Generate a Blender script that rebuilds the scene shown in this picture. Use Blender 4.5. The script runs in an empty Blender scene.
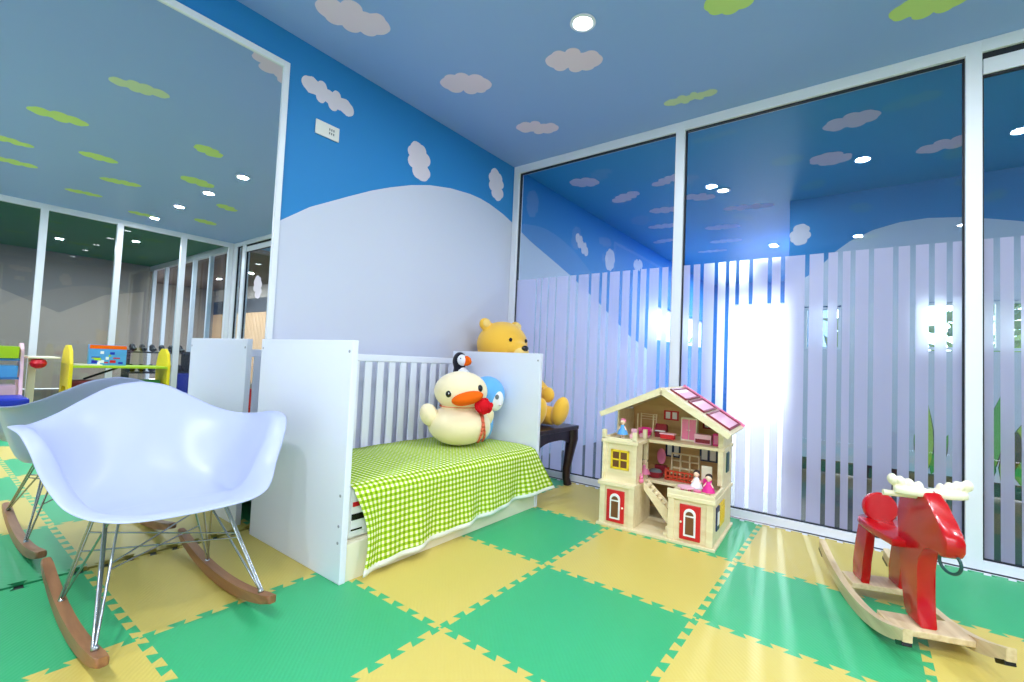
import bpy, bmesh, math, random
from mathutils import Vector, Matrix
random.seed(7)
PI = math.pi
sc = bpy.context.scene
COL = sc.collection

# ------------------------------------------------------------------ camera
H = 2.423                                    # ceiling height
cd = bpy.data.cameras.new('camera'); cam = bpy.data.objects.new('camera', cd); COL.objects.link(cam)
cd.sensor_width = 36.0; cd.sensor_fit = 'HORIZONTAL'
cd.lens = 36.0 * 462.29 / 1024.0
cd.clip_start = 0.02
YAW, PITCH, ROLL = -0.648888, 0.043709, 0.0436
fw = Vector((math.sin(YAW)*math.cos(PITCH), math.cos(YAW)*math.cos(PITCH), math.sin(PITCH)))
rt = Vector((math.cos(YAW), -math.sin(YAW), 0)); up = rt.cross(fw)
r2 = rt*math.cos(ROLL) + up*math.sin(ROLL); u2 = -rt*math.sin(ROLL) + up*math.cos(ROLL)
cam.matrix_world = Matrix(((r2.x, u2.x, -fw.x, 2.28717), (r2.y, u2.y, -fw.y, -2.97503), (r2.z, u2.z, -fw.z, 0.83455), (0, 0, 0, 1)))
sc.camera = cam

# ------------------------------------------------------------------ world, exposure, daylight
w = bpy.data.worlds.new('daylight'); sc.world = w; w.use_nodes = True
bg = w.node_tree.nodes['Background']
bg.inputs[0].default_value = (0.94, 0.93, 1.0, 1); bg.inputs[1].default_value = 6.0
sc.view_settings.view_transform = 'Standard'; sc.view_settings.look = 'None'
sc.view_settings.exposure = 0.66; sc.view_settings.gamma = 1.0
sc.view_settings.use_curve_mapping = False
sc.cycles.transparent_max_bounces = 40
sc.cycles.max_bounces = 14
sc.cycles.glossy_bounces = 8
sc.cycles.diffuse_bounces = 5
sc.cycles.caustics_reflective = True
sc.cycles.sample_clamp_indirect = 4.0
sc.cycles.blur_glossy = 0.5
LAMP_W = 9.0                                 # watts of one downlight
LAMP_COL = (0.92, 0.96, 1.04)

# ------------------------------------------------------------------ materials
def s2l(c):
    return tuple(((v/255.0)/12.92 if v/255.0 <= 0.04045 else ((v/255.0+0.055)/1.055)**2.4) for v in c)
MATS = {}
def mat(name, rgb, rough=0.5, spec=0.5, metal=0.0, bump=None, coat=0.0, sheen=0.0, lin=False):
    if name in MATS: return MATS[name]
    m = bpy.data.materials.new(name); m.use_nodes = True
    b = m.node_tree.nodes['Principled BSDF']
    c = rgb if lin else s2l(rgb)
    b.inputs['Base Color'].default_value = (*c, 1)
    b.inputs['Roughness'].default_value = rough
    b.inputs['Specular IOR Level'].default_value = spec
    b.inputs['Metallic'].default_value = metal
    b.inputs['Coat Weight'].default_value = coat
    b.inputs['Sheen Weight'].default_value = sheen
    if bump:
        kind, scale, strength = bump
        nt = m.node_tree
        tc = nt.nodes.new('ShaderNodeTexCoord')
        t = nt.nodes.new('ShaderNodeTexNoise' if kind == 'noise' else 'ShaderNodeTexWave')
        t.inputs['Scale'].default_value = scale
        bp = nt.nodes.new('ShaderNodeBump'); bp.inputs['Strength'].default_value = strength; bp.inputs['Distance'].default_value = 0.002
        nt.links.new(tc.outputs['Object'], t.inputs['Vector'])
        nt.links.new(t.outputs[0], bp.inputs['Height']); nt.links.new(bp.outputs[0], b.inputs['Normal'])
    MATS[name] = m
    return m
def wood(name, c1, c2, scale=(3, 30, 30), rough=0.45):
    if name in MATS: return MATS[name]
    m = mat(name, c1, rough); nt = m.node_tree; b = nt.nodes['Principled BSDF']
    tc = nt.nodes.new('ShaderNodeTexCoord'); mp = nt.nodes.new('ShaderNodeMapping'); mp.inputs['Scale'].default_value = scale
    n = nt.nodes.new('ShaderNodeTexNoise'); n.inputs['Scale'].default_value = 2.0; n.inputs['Detail'].default_value = 6
    r = nt.nodes.new('ShaderNodeValToRGB')
    r.color_ramp.elements[0].position = 0.35; r.color_ramp.elements[0].color = (*s2l(c1), 1)
    r.color_ramp.elements[1].position = 0.65; r.color_ramp.elements[1].color = (*s2l(c2), 1)
    nt.links.new(tc.outputs['Object'], mp.inputs[0]); nt.links.new(mp.outputs[0], n.inputs['Vector'])
    nt.links.new(n.outputs[0], r.inputs[0]); nt.links.new(r.outputs[0], b.inputs['Base Color'])
    return m
def emit(name, rgb, strength):
    m = bpy.data.materials.new(name); m.use_nodes = True; nt = m.node_tree
    nt.nodes.remove(nt.nodes['Principled BSDF'])
    e = nt.nodes.new('ShaderNodeEmission'); e.inputs[0].default_value = (*rgb, 1); e.inputs[1].default_value = strength
    nt.links.new(e.outputs[0], nt.nodes['Material Output'].inputs[0]); MATS[name] = m
    return m
def glass_mat():
    m = bpy.data.materials.new('pane_glass'); m.use_nodes = True; nt = m.node_tree
    nt.nodes.remove(nt.nodes['Principled BSDF'])
    f = nt.nodes.new('ShaderNodeFresnel'); gm = nt.nodes.new('ShaderNodeNewGeometry'); mr_ = nt.nodes.new('ShaderNodeMapRange')
    mr_.inputs['To Min'].default_value = 1.5; mr_.inputs['To Max'].default_value = 1/1.5
    nt.links.new(gm.outputs['Backfacing'], mr_.inputs['Value']); nt.links.new(mr_.outputs[0], f.inputs[0])
    t = nt.nodes.new('ShaderNodeBsdfTransparent'); t.inputs[0].default_value = (0.88, 0.95, 0.97, 1)
    g = nt.nodes.new('ShaderNodeBsdfGlossy'); g.inputs['Roughness'].default_value = 0.0; g.inputs[0].default_value = (1, 1, 1, 1)
    mx = nt.nodes.new('ShaderNodeMixShader')
    nt.links.new(f.outputs[0], mx.inputs[0]); nt.links.new(t.outputs[0], mx.inputs[1]); nt.links.new(g.outputs[0], mx.inputs[2])
    nt.links.new(mx.outputs[0], nt.nodes['Material Output'].inputs[0]); MATS['pane_glass'] = m
    return m
def film_mat():
    m = bpy.data.materials.new('frosted_film'); m.use_nodes = True; nt = m.node_tree
    nt.nodes.remove(nt.nodes['Principled BSDF'])
    c = (*s2l((229, 220, 246)), 1)
    t = nt.nodes.new('ShaderNodeBsdfRefraction'); t.inputs['Color'].default_value = (0.97, 0.96, 1.0, 1); t.inputs['Roughness'].default_value = 0.6; t.inputs['IOR'].default_value = 1.12
    tr = nt.nodes.new('ShaderNodeBsdfTranslucent'); tr.inputs[0].default_value = c
    d = nt.nodes.new('ShaderNodeBsdfDiffuse'); d.inputs[0].default_value = c
    m1 = nt.nodes.new('ShaderNodeMixShader'); m1.inputs[0].default_value = 0.32
    m2 = nt.nodes.new('ShaderNodeMixShader'); m2.inputs[0].default_value = 0.68
    nt.links.new(tr.outputs[0], m1.inputs[1]); nt.links.new(d.outputs[0], m1.inputs[2])
    nt.links.new(t.outputs[0], m2.inputs[1]); nt.links.new(m1.outputs[0], m2.inputs[2])
    nt.links.new(m2.outputs[0], nt.nodes['Material Output'].inputs[0]); MATS['frosted_film'] = m
    return m
def mirror_mat():
    m = mat('mirror_silver', (235, 238, 238), 0.0, 0.5, 1.0); return m
def gingham():
    m = mat('green_gingham', (200, 220, 110), 0.9, 0.1); nt = m.node_tree; b = nt.nodes['Principled BSDF']
    uv = nt.nodes.new('ShaderNodeUVMap'); sp = nt.nodes.new('ShaderNodeSeparateXYZ'); nt.links.new(uv.outputs[0], sp.inputs[0])
    outs = []
    for k in (0, 1):
        mu = nt.nodes.new('ShaderNodeMath'); mu.operation = 'MULTIPLY'; mu.inputs[1].default_value = 1/0.023
        fr = nt.nodes.new('ShaderNodeMath'); fr.operation = 'FRACT'
        gt = nt.nodes.new('ShaderNodeMath'); gt.operation = 'GREATER_THAN'; gt.inputs[1].default_value = 0.5
        nt.links.new(sp.outputs[k], mu.inputs[0]); nt.links.new(mu.outputs[0], fr.inputs[0]); nt.links.new(fr.outputs[0], gt.inputs[0]); outs.append(gt)
    ad = nt.nodes.new('ShaderNodeMath'); ad.operation = 'ADD'; nt.links.new(outs[0].outputs[0], ad.inputs[0]); nt.links.new(outs[1].outputs[0], ad.inputs[1])
    hf = nt.nodes.new('ShaderNodeMath'); hf.operation = 'MULTIPLY'; hf.inputs[1].default_value = 0.5; nt.links.new(ad.outputs[0], hf.inputs[0])
    r = nt.nodes.new('ShaderNodeValToRGB'); r.color_ramp.interpolation = 'CONSTANT'
    e = r.color_ramp.elements; e[0].position = 0; e[0].color = (*s2l((238, 243, 200)), 1)
    e[1].position = 0.25; e[1].color = (*s2l((176, 203, 52)), 1)
    e2 = e.new(0.75); e2.color = (*s2l((118, 160, 20)), 1)
    nt.links.new(hf.outputs[0], r.inputs[0]); nt.links.new(r.outputs[0], b.inputs['Base Color'])
    return m
def foam(name, rgb):
    m = mat(name, rgb, 0.42, 0.45); nt = m.node_tree; b = nt.nodes['Principled BSDF']
    tc = nt.nodes.new('ShaderNodeTexCoord')
    wv = nt.nodes.new('ShaderNodeTexWave'); wv.wave_type = 'BANDS'; wv.bands_direction = 'DIAGONAL'; wv.inputs['Scale'].default_value = 38; wv.inputs['Distortion'].default_value = 1.5
    n = nt.nodes.new('ShaderNodeTexNoise'); n.inputs['Scale'].default_value = 90
    ad = nt.nodes.new('ShaderNodeMath'); ad.operation = 'ADD'
    bp = nt.nodes.new('ShaderNodeBump'); bp.inputs['Strength'].default_value = 0.25; bp.inputs['Distance'].default_value = 0.0012
    nt.links.new(tc.outputs['Object'], wv.inputs[0]); nt.links.new(tc.outputs['Object'], n.inputs[0])
    nt.links.new(wv.outputs[1], ad.inputs[0]); nt.links.new(n.outputs[0], ad.inputs[1])
    nt.links.new(ad.outputs[0], bp.inputs['Height']); nt.links.new(bp.outputs[0], b.inputs['Normal'])
    return m

M = {}
M['wall_blue'] = mat('wall_blue', (40, 130, 196), 0.6, 0.3)
M['wall_white'] = mat('wall_white', (200, 204, 222), 0.6, 0.3)
M['cloud'] = mat('cloud_paint', (222, 212, 222), 0.7, 0.2)
M['cloud_c'] = mat('cloud_paint_ceiling', (232, 210, 228), 0.7, 0.2)
M['cloud_pale'] = mat('cloud_pale_green', (200, 216, 176), 0.7, 0.2)
M['cloud_green'] = mat('cloud_green', (196, 222, 132), 0.7, 0.2)
M['ceil'] = mat('ceiling_blue', (142, 172, 226), 0.45, 0.45)
M['ceil_deep'] = mat('ceiling_deep_blue', (20, 152, 204), 0.5, 0.4)
M['alu'] = mat('white_aluminium', (226, 229, 238), 0.35, 0.5)
M['gasket'] = mat('black_gasket', (16, 20, 34), 0.6)
M['glass'] = glass_mat(); M['film'] = film_mat(); M['mirror'] = mirror_mat()
M['white_lac'] = mat('white_lacquer', (228, 231, 244), 0.30, 0.5)
M['shell'] = mat('white_plastic', (186, 194, 231), 0.34, 0.5)
M['chrome'] = mat('chrome_wire', (170, 172, 176), 0.2, 0.5, 1.0)
M['rocker'] = wood('rocker_wood', (160, 110, 70), (130, 86, 54), (2, 20, 20))
M['foam_g'] = foam('foam_green', (56, 172, 112))
M['foam_y'] = foam('foam_yellow', (208, 187, 94))
M['floor'] = mat('floor_shaded', (40, 44, 44), 0.5)  # pale floor coloured dark to stand in for shade in the mat notches
M['ging'] = gingham()
M['lace'] = mat('lace_hem', (236, 238, 232), 0.9, 0.1, bump=('noise', 180, 0.8))
M['plush_y'] = mat('plush_pale_yellow', (248, 230, 190), 0.95, 0.05, sheen=0.4, bump=('noise', 150, 0.5))
M['orange'] = mat('plush_orange', (244, 104, 20), 0.85, 0.1)
M['black'] = mat('black_plastic', (14, 14, 16), 0.25)
M['white'] = mat('white_plain', (240, 240, 242), 0.6)
M['red_cloth'] = mat('red_cloth', (206, 24, 36), 0.9, 0.1, bump=('noise', 90, 1.0))
M['ribbon'] = mat('ribbon_salmon', (226, 112, 84), 0.8, 0.2)
M['plush_w'] = mat('plush_white', (236, 236, 240), 0.95, 0.05, sheen=0.4)
M['plush_k'] = mat('plush_black', (26, 28, 40), 0.95, 0.05, sheen=0.3)
M['plush_b'] = mat('plush_blue', (104, 176, 238), 0.9, 0.1, sheen=0.3)
M['plush_gold'] = mat('plush_gold', (246, 192, 70), 0.92, 0.08, sheen=0.4, bump=('noise', 150, 0.4))
M['plush_tan'] = mat('plush_tan', (250, 216, 130), 0.92, 0.08, sheen=0.3)
M['dark_wood'] = wood('dark_wood', (46, 26, 28), (30, 17, 20), (4, 24, 24), 0.3)
M['red_lac'] = mat('red_lacquer', (186, 4, 16), 0.22, 0.5, coat=0.3)
M['birch'] = wood('birch_wood', (226, 204, 164), (206, 180, 138), (2, 26, 26))
M['cream'] = mat('cream_paint', (238, 230, 204), 0.45)
M['pine'] = wood('pale_pine', (240, 226, 188), (230, 212, 170), (2, 18, 18))
M['plywood'] = wood('plywood_tan', (206, 168, 112), (190, 148, 94), (3, 14, 14))
M['toy_red'] = mat('toy_red', (206, 22, 34), 0.4)
M['toy_yel'] = mat('toy_yellow', (236, 200, 40), 0.4)
M['toy_navy'] = mat('toy_navy', (24, 38, 84), 0.4)
M['toy_green'] = mat('toy_dark_green', (24, 74, 74), 0.4)
M['toy_pink'] = mat('toy_pink', (240, 130, 170), 0.45)
M['toy_pale_pink'] = mat('toy_pale_pink', (246, 190, 208), 0.45)
M['toy_mag'] = mat('toy_magenta', (226, 30, 140), 0.5)
M['toy_maroon'] = mat('toy_maroon', (136, 22, 42), 0.45)
M['toy_brick'] = mat('toy_brick_red', (196, 60, 30), 0.45)
M['brown'] = mat('toy_brown', (112, 70, 36), 0.5)
M['grey'] = mat('grey_cloth', (112, 116, 122), 0.8)
M['skin'] = mat('doll_skin', (246, 210, 184), 0.6)
M['hair'] = mat('doll_hair', (46, 30, 26), 0.7)
M['lime'] = mat('lime_green', (170, 206, 30), 0.4)
M['ryel'] = mat('bright_yellow', (238, 214, 30), 0.4)
M['rblue'] = mat('bin_light_blue', (84, 160, 222), 0.4)
M['navyb'] = mat('box_royal_blue', (14, 40, 170), 0.4)
M['pinkpl'] = mat('pale_pink_plastic', (240, 196, 214), 0.4)
M['rred'] = mat('bright_red', (214, 18, 42), 0.4)
M['dkgreen'] = mat('stool_green', (30, 120, 40), 0.5)
M['dkred'] = mat('stool_dark_red', (120, 14, 20), 0.5)
M['beige'] = mat('beige_wall', (176, 160, 144), 0.8)
M['beige2'] = mat('beige_wall_dark', (142, 132, 122), 0.8)
M['gceil'] = mat('ceiling_green', (40, 120, 70), 0.7)
M['bceil'] = mat('ceiling_brown', (96, 80, 70), 0.7)
M['slat'] = mat('brown_slats', (196, 158, 118), 0.6)
M['dkband'] = mat('dark_band', (40, 42, 50), 0.6)
M['dfloor'] = wood('dark_floor', (30, 33, 44), (20, 22, 30), (2, 20, 1), 0.35)
M['leafg'] = mat('leaf_green', (140, 190, 84), 0.7)
M['leafp'] = mat('mural_leaf_green', (40, 160, 50), 0.7)
M['leafl'] = mat('mural_leaf_lime', (150, 190, 40), 0.7)
M['leafd'] = mat('mural_leaf_outline', (16, 40, 24), 0.7)
M['bark'] = mat('bark', (92, 76, 60), 0.8)
M['concrete'] = mat('pale_concrete', (206, 206, 204), 0.8)
M['lamp'] = emit('lamp_glow', (1.0, 0.98, 0.96), 14.0)
M['plate'] = mat('switch_plate', (226, 224, 218), 0.4)
M['dot'] = mat('screw_grey', (150, 152, 160), 0.4)

# ------------------------------------------------------------------ mesh helpers
class MB:
    """collects shapes into one bmesh; build() links them as one mesh object"""
    def __init__(s):
        s.bm = bmesh.new(); s.mi = 0; s.done = s.bm.faces.layers.int.new('done')
    def _mark(s, n0):
        for f in s.bm.faces:
            if f[s.done] == 0: f.material_index = s.mi; f[s.done] = 1
    def box(s, x0, x1, y0, y1, z0, z1, bev=0.0, mtx=None, seg=2):
        n0 = len(s.bm.faces)
        vs = [s.bm.verts.new((x, y, z)) for x in (x0, x1) for y in (y0, y1) for z in (z0, z1)]
        q = [(0, 1, 3, 2), (4, 6, 7, 5), (0, 4, 5, 1), (2, 3, 7, 6), (0, 2, 6, 4), (1, 5, 7, 3)]
        fs = [s.bm.faces.new([vs[i] for i in f]) for f in q]
        if bev > 0:
            es = list({e for f in fs for e in f.edges})
            r = bmesh.ops.bevel(s.bm, geom=es, offset=bev, segments=seg, affect='EDGES', profile=0.5)
            newv = list({v for v in r['verts']} | {v for v in vs if v.is_valid})
        else: newv = vs
        if mtx is not None:
            for v in newv: v.co = mtx @ v.co
        s._mark(n0); return s
    def tube(s, pts, r, n=8, closed=False, cap=True, up=Vector((0, 0, 1))):
        n0 = len(s.bm.faces)
        pts = [Vector(p) for p in pts]; rs = r if isinstance(r, (list, tuple)) else [r]*len(pts)
        rings = []
        for i, p in enumerate(pts):
            if closed: d = pts[(i+1) % len(pts)] - pts[i-1]
            else: d = pts[min(i+1, len(pts)-1)] - pts[max(i-1, 0)]
            d.normalize()
            a = d.cross(up)
            if a.length < 1e-3: a = d.cross(Vector((1, 0, 0)))
            a.normalize(); b = d.cross(a)
            rings.append([s.bm.verts.new(p + (a*math.cos(2*PI*k/n) + b*math.sin(2*PI*k/n))*rs[i]) for k in range(n)])
        m = len(rings)
        for i in range(m if closed else m-1):
            A, B = rings[i], rings[(i+1) % m]
            for k in range(n): s.bm.faces.new((A[k], A[(k+1) % n], B[(k+1) % n], B[k]))
        if cap and not closed:
            s.bm.faces.new(rings[0][::-1]); s.bm.faces.new(rings[-1])
        s._mark(n0); return s
    def ell(s, c, r, seg=20, rings=12, mtx=None):
        n0 = len(s.bm.faces)
        g = bmesh.ops.create_uvsphere(s.bm, u_segments=seg, v_segments=rings, radius=1.0)
        T = Matrix.Translation(Vector(c)) @ (mtx if mtx is not None else Matrix.Identity(4)) @ Matrix.Diagonal((*r, 1))
        for v in g['verts']: v.co = T @ v.co
        s._mark(n0); return s
    def lathe(s, prof, n=24, c=(0, 0, 0), mtx=None):
        n0 = len(s.bm.faces); rings = []
        T = mtx if mtx is not None else Matrix.Translation(Vector(c))
        for r, z in prof:
            rings.append([s.bm.verts.new(T @ Vector((max(r, 1e-5)*math.cos(2*PI*k/n), max(r, 1e-5)*math.sin(2*PI*k/n), z))) for k in range(n)])
        for i in range(len(rings)-1):
            for k in range(n): s.bm.faces.new((rings[i][k], rings[i][(k+1) % n], rings[i+1][(k+1) % n], rings[i+1][k]))
        s.bm.faces.new(rings[0][::-1]); s.bm.faces.new(rings[-1])
        s._mark(n0); return s
    def prism(s, poly, plane, a, b, bev=0.0, mtx=None):
        """poly in 2D; plane 'xz','xy','yz'; extruded along the third axis from a to b"""
        n0 = len(s.bm.faces)
        def P(u, v, t): return {'xz': (u, t, v), 'xy': (u, v, t), 'yz': (t, u, v)}[plane]
        A = [s.bm.verts.new(P(u, v, a)) for u, v in poly]; B = [s.bm.verts.new(P(u, v, b)) for u, v in poly]
        n = len(poly); fs = []
        fs.append(s.bm.faces.new(A)); fs.append(s.bm.faces.new(B[::-1]))
        for i in range(n): fs.append(s.bm.faces.new((A[i], B[i], B[(i+1) % n], A[(i+1) % n])))
        newv = A + B
        if bev > 0:
            es = [e for e in fs[0].edges] + [e for e in fs[1].edges]
            r = bmesh.ops.bevel(s.bm, geom=es, offset=bev, segments=2, affect='EDGES', profile=0.5)
            newv = list(set(r['verts']) | {v for v in newv if v.is_valid})
        if mtx is not None:
            for v in newv: v.co = mtx @ v.co
        s._mark(n0); return s
    def face(s, pts):
        n0 = len(s.bm.faces)
        s.bm.faces.new([s.bm.verts.new(p) for p in pts]); s._mark(n0); return s
    def build(s, name, mats, parent=None, smooth=None, loc=None, rot=None, recalc=True):
        if recalc: bmesh.ops.recalc_face_normals(s.bm, faces=s.bm.faces[:])
        me = bpy.data.meshes.new(name)
        if 'done' in s.bm.faces.layers.int: s.bm.faces.layers.int.remove(s.bm.faces.layers.int['done'])
        s.bm.to_mesh(me); s.bm.free()
        for m in (mats if isinstance(mats, (list, tuple)) else [mats]): me.materials.append(m)
        if smooth is not None:
            for p in me.polygons: p.use_smooth = True
            if smooth < 179:
                me.update()
                try: me.set_sharp_from_angle(angle=math.radians(smooth))
                except Exception: pass
        o = bpy.data.objects.new(name, me); COL.objects.link(o)
        if parent is not None: o.parent = parent
        if loc is not None: o.location = loc
        if rot is not None: o.rotation_euler = rot
        return o

def tag(o, label, cat, group=None):
    o['label'] = label; o['category'] = cat
    if group: o['group'] = group
    return o
def thing(name, label, cat, loc=(0, 0, 0), rz=0.0, group=None):
    o = bpy.data.objects.new(name, None); COL.objects.link(o); o.empty_display_size = 0.05
    o.location = loc; o.rotation_euler = (0, 0, rz)
    return tag(o, label, cat, group)
def struct(o): o['kind'] = 'structure'; return o
def copy_tree(o, parent=None):
    c = o.copy(); COL.objects.link(c)
    if parent is not None: c.parent = parent
    for ch in list(o.children): copy_tree(ch, c)
    return c
def subsurf(o, lv=1):
    m = o.modifiers.new('smooth', 'SUBSURF'); m.levels = lv; m.render_levels = lv; return o
def remesh(o, vs=0.008, it=6):
    m = o.modifiers.new('blend', 'REMESH'); m.mode = 'VOXEL'; m.voxel_size = vs; m.use_smooth_shade = True
    k = o.modifiers.new('soften', 'SMOOTH'); k.factor = 0.5; k.iterations = it; return o
def RX(a): return Matrix.Rotation(a, 4, 'X')
def RY(a): return Matrix.Rotation(a, 4, 'Y')
def RZ(a): return Matrix.Rotation(a, 4, 'Z')
def TR(x, y, z): return Matrix.Translation((x, y, z))

# ================================================================== SETTING
X1, YB = 5.32, -4.2            # partition seen in the mirror, wall behind the camera
def cloud_pts(cx, cy, a, b, ang, seed, n=110):
    """outline of a lobed painted cloud in a 2D plane"""
    rn = random.Random(seed); cs = []
    for i in range(5):
        t = -1 + i/2.0; cs.append((t*(a-b*0.62), 0.0, b*0.60))
    nb = 8 if a/b < 1.7 else 10
    for i in range(nb):
        th = 2*PI*(i+rn.uniform(-0.22, 0.22))/nb; rr = b*rn.uniform(0.34, 0.46)
        cs.append(((a-rr)*math.cos(th), (b-rr)*0.98*math.sin(th), rr))
    out = []
    for i in range(n):
        th = 2*PI*i/n; dx, dy = math.cos(th), math.sin(th); best = b*0.3
        for (x, y, r) in cs:
            bb = x*dx + y*dy; c = x*x + y*y - r*r; D = bb*bb - c
            if D > 0: best = max(best, bb + math.sqrt(D))
        x, y = dx*best, dy*best
        out.append((cx + x*math.cos(ang) - y*math.sin(ang), cy + x*math.sin(ang) + y*math.cos(ang)))
    return out

# floor slab of the play room, and the dark floor of the rooms beyond the glass
struct(MB().box(0, X1, YB, 0.0, -0.12, -0.014).build('floor', M['floor']))
struct(MB().box(-0.2, 12, 0.0, 9.0, -0.12, -0.012).box(X1, 12, YB, 0.0, -0.12, -0.012).build('floor_beyond', M['dfloor']))

# left wall with the painted sky, hill and clouds (continues past the glass wall)
m = MB(); m.box(-0.12, 0, YB, 3.35, 0, H); m.box(-0.12, 0, 5.75, 6.3, 0, H)
m.box(-0.12, 0, 3.35, 5.75, 0, 1.22); m.box(-0.12, 0, 3.35, 5.75, 1.70, H)
m.mi = 1
hill = [(-4.19, 0.35), (-3.2, 0.62), (-2.5, 1.02), (-2.1, 1.32), (-1.884, 1.479), (-1.741, 1.587), (-1.514, 1.716), (-1.38, 1.79), (-1.248, 1.853), (-1.09, 1.92), (-0.931, 1.973),
        (-0.74, 2.015), (-0.543, 2.038), (-0.43, 2.040), (-0.315, 2.030), (-0.15, 2.0), (-0.002, 1.956), (0.235, 1.875), (0.6, 1.785), (0.954, 1.696), (1.6, 1.50), (2.4, 1.22), (3.34, 1.0)]
m.face([(0.0008, y, z) for y, z in hill] + [(0.0008, 3.34, 0.0), (0.0008, -4.19, 0.0)])
m.mi = 2
for (cy, cz, a, b, ang, sd) in [(-1.675, 2.205, 0.155, 0.062, -0.12, 1), (-1.03, 2.095, 0.125, 0.10, -1.2, 2), (-0.25, 2.205, 0.125, 0.095, -1.3, 3),
                                (1.15, 2.05, 0.15, 0.075, -0.5, 4), (1.81, 2.03, 0.14, 0.12, 0.9, 5), (2.63, 2.13, 0.15, 0.08, 0.2, 6)]:
    m.face([(0.0012, y, z) for y, z in cloud_pts(cy, cz, a, b, ang, sd)])
struct(m.build('wall_left', [M['wall_blue'], M['wall_white'], M['cloud']], recalc=False))

# ceiling with clouds
m = MB(); m.box(-0.12, X1, YB, 0.02, H, H+0.1); m.mi = 4; m.box(-0.12, X1, 0.02, 6.3, H, H+0.1)
zc = H - 0.0008
def cc(lst, mi):
    m.mi = mi
    for (cx, cy, a, b, ang, sd) in lst: m.face([(x, y, zc) for x, y in cloud_pts(cx, cy, a, b, ang, sd)])
cc([(0.36, -1.78, 0.17, 0.11, 1.1, 11), (0.45, -1.10, 0.15, 0.105, 0.6, 12), (1.07, -0.94, 0.15, 0.10, 0.55, 13), (0.52, -0.465, 0.145, 0.09, 0.6, 14),
    (0.34, 0.54, 0.13, 0.11, 0.55, 15), (0.50, 1.05, 0.17, 0.09, -0.5, 16), (0.97, 0.85, 0.17, 0.075, -0.4, 17), (0.69, 1.58, 0.15, 0.10, 0.2, 18), (0.5, 2.1, 0.17, 0.09, 0.1, 19), (0.29, 2.71, 0.14, 0.08, -0.3, 20),
    (1.08, 1.38, 0.14, 0.10, 0.6, 21), (1.40, 1.88, 0.22, 0.09, 0.2, 22), (1.04, 2.44, 0.18, 0.10, 0.2, 23), (0.94, 3.05, 0.18, 0.09, 0.1, 24), (0.68, 3.49, 0.18, 0.07, 0.1, 25),
    (2.22, 0.51, 0.15, 0.11, -0.2, 26), (2.09, 1.06, 0.14, 0.12, 0.6, 27), (2.74, 1.19, 0.17, 0.11, -0.3, 28), (3.3, 0.8, 0.15, 0.1, 0.2, 29)], 1)
cc([(1.47, -0.275, 0.15, 0.052, 0.08, 31), (1.30, -2.18, 0.15, 0.08, 1.9, 32)], 2)
cc([(2.50, -0.43, 0.135, 0.085, 0.2, 33), (1.83, -0.93, 0.11, 0.10, 0.1, 34), (2.27, -2.40, 0.16, 0.10, 1.75, 35), (2.95, -2.05, 0.13, 0.09, 1.6, 36),
    (1.95, -1.57, 0.12, 0.09, 1.0, 37), (3.54, -1.77, 0.16, 0.09, 1.9, 38), (2.83, -1.35, 0.15, 0.11, 1.3, 39), (3.18, -2.56, 0.15, 0.08, 1.6, 40), (4.33, -1.90, 0.15, 0.08, 1.7, 41),
    (3.45, -0.85, 0.13, 0.09, 1.0, 42), (3.80, -2.46, 0.15, 0.09, 1.7, 43), (4.35, -0.75, 0.14, 0.1, 1.2, 44), (4.72, -1.3, 0.14, 0.09, 1.5, 45), (4.7, -2.7, 0.14, 0.09, 1.5, 46), (1.1, -3.2, 0.15, 0.1, 0.4, 47), (2.3, -3.6, 0.15, 0.1, 0.6, 48)], 3)
struct(m.build('ceiling', [M['ceil'], M['cloud_c'], M['cloud_pale'], M['cloud_green'], M['ceil_deep']], recalc=False))

# wall behind the camera
m = MB(); m.box(-0.12, X1, YB-0.12, YB, 0, H); m.mi = 1
m.face([(0.01, YB+0.0008, 0.9), (1.2, YB+0.0008, 1.5), (2.4, YB+0.0008, 1.75), (3.6, YB+0.0008, 1.5), (4.4, YB+0.0008, 1.7), (X1, YB+0.0008, 1.3), (X1, YB+0.0008, 0), (0.01, YB+0.0008, 0)])
struct(m.build('wall_back', [M['wall_white'], M['white']], recalc=False))

# glazed wall: posts, rails, panes, film stripes, gaskets
FR = MB()
posts = [(0.002, 0.055), (1.314, 1.372), (2.665, 2.722), (4.00, 4.06), (4.90, 5.00), (5.20, 5.32)]
ZB, ZT = 0.042, 2.365
for a, b in posts: FR.box(a, b, -0.032, 0.032, 0, H, 0.003)
for i in range(len(posts)-1):
    a, b = posts[i][1], posts[i+1][0]
    FR.box(a-0.001, b+0.001, -0.032, 0.032, 0, ZB, 0.002); FR.box(a-0.001, b+0.001, -0.032, 0.032, ZT, H, 0.002)
FR.box(0.0, X1-0.06, -0.125, -0.030, -0.0138, -0.006, 0.001)
struct(FR.build('trim_1', M['alu']))
gaps = [0.252, 0.300, 0.364, 0.433, 0.545, 0.613, 0.718, 0.802, 0.861, 0.956, 1.031, 1.085, 1.146, 1.231, 1.292, 1.43, 1.491, 1.575, 1.639, 1.694, 1.766, 1.863, 1.928, 2.044, 2.129, 2.192, 2.246,
        2.322, 2.418, 2.483, 2.552, 2.615, 2.771, 2.835, 2.91, 3.0, 3.06, 3.15, 3.22, 3.30, 3.40, 3.46, 3.55, 3.64, 3.70, 3.79, 3.87, 3.94]
FT = 1.49
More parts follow.
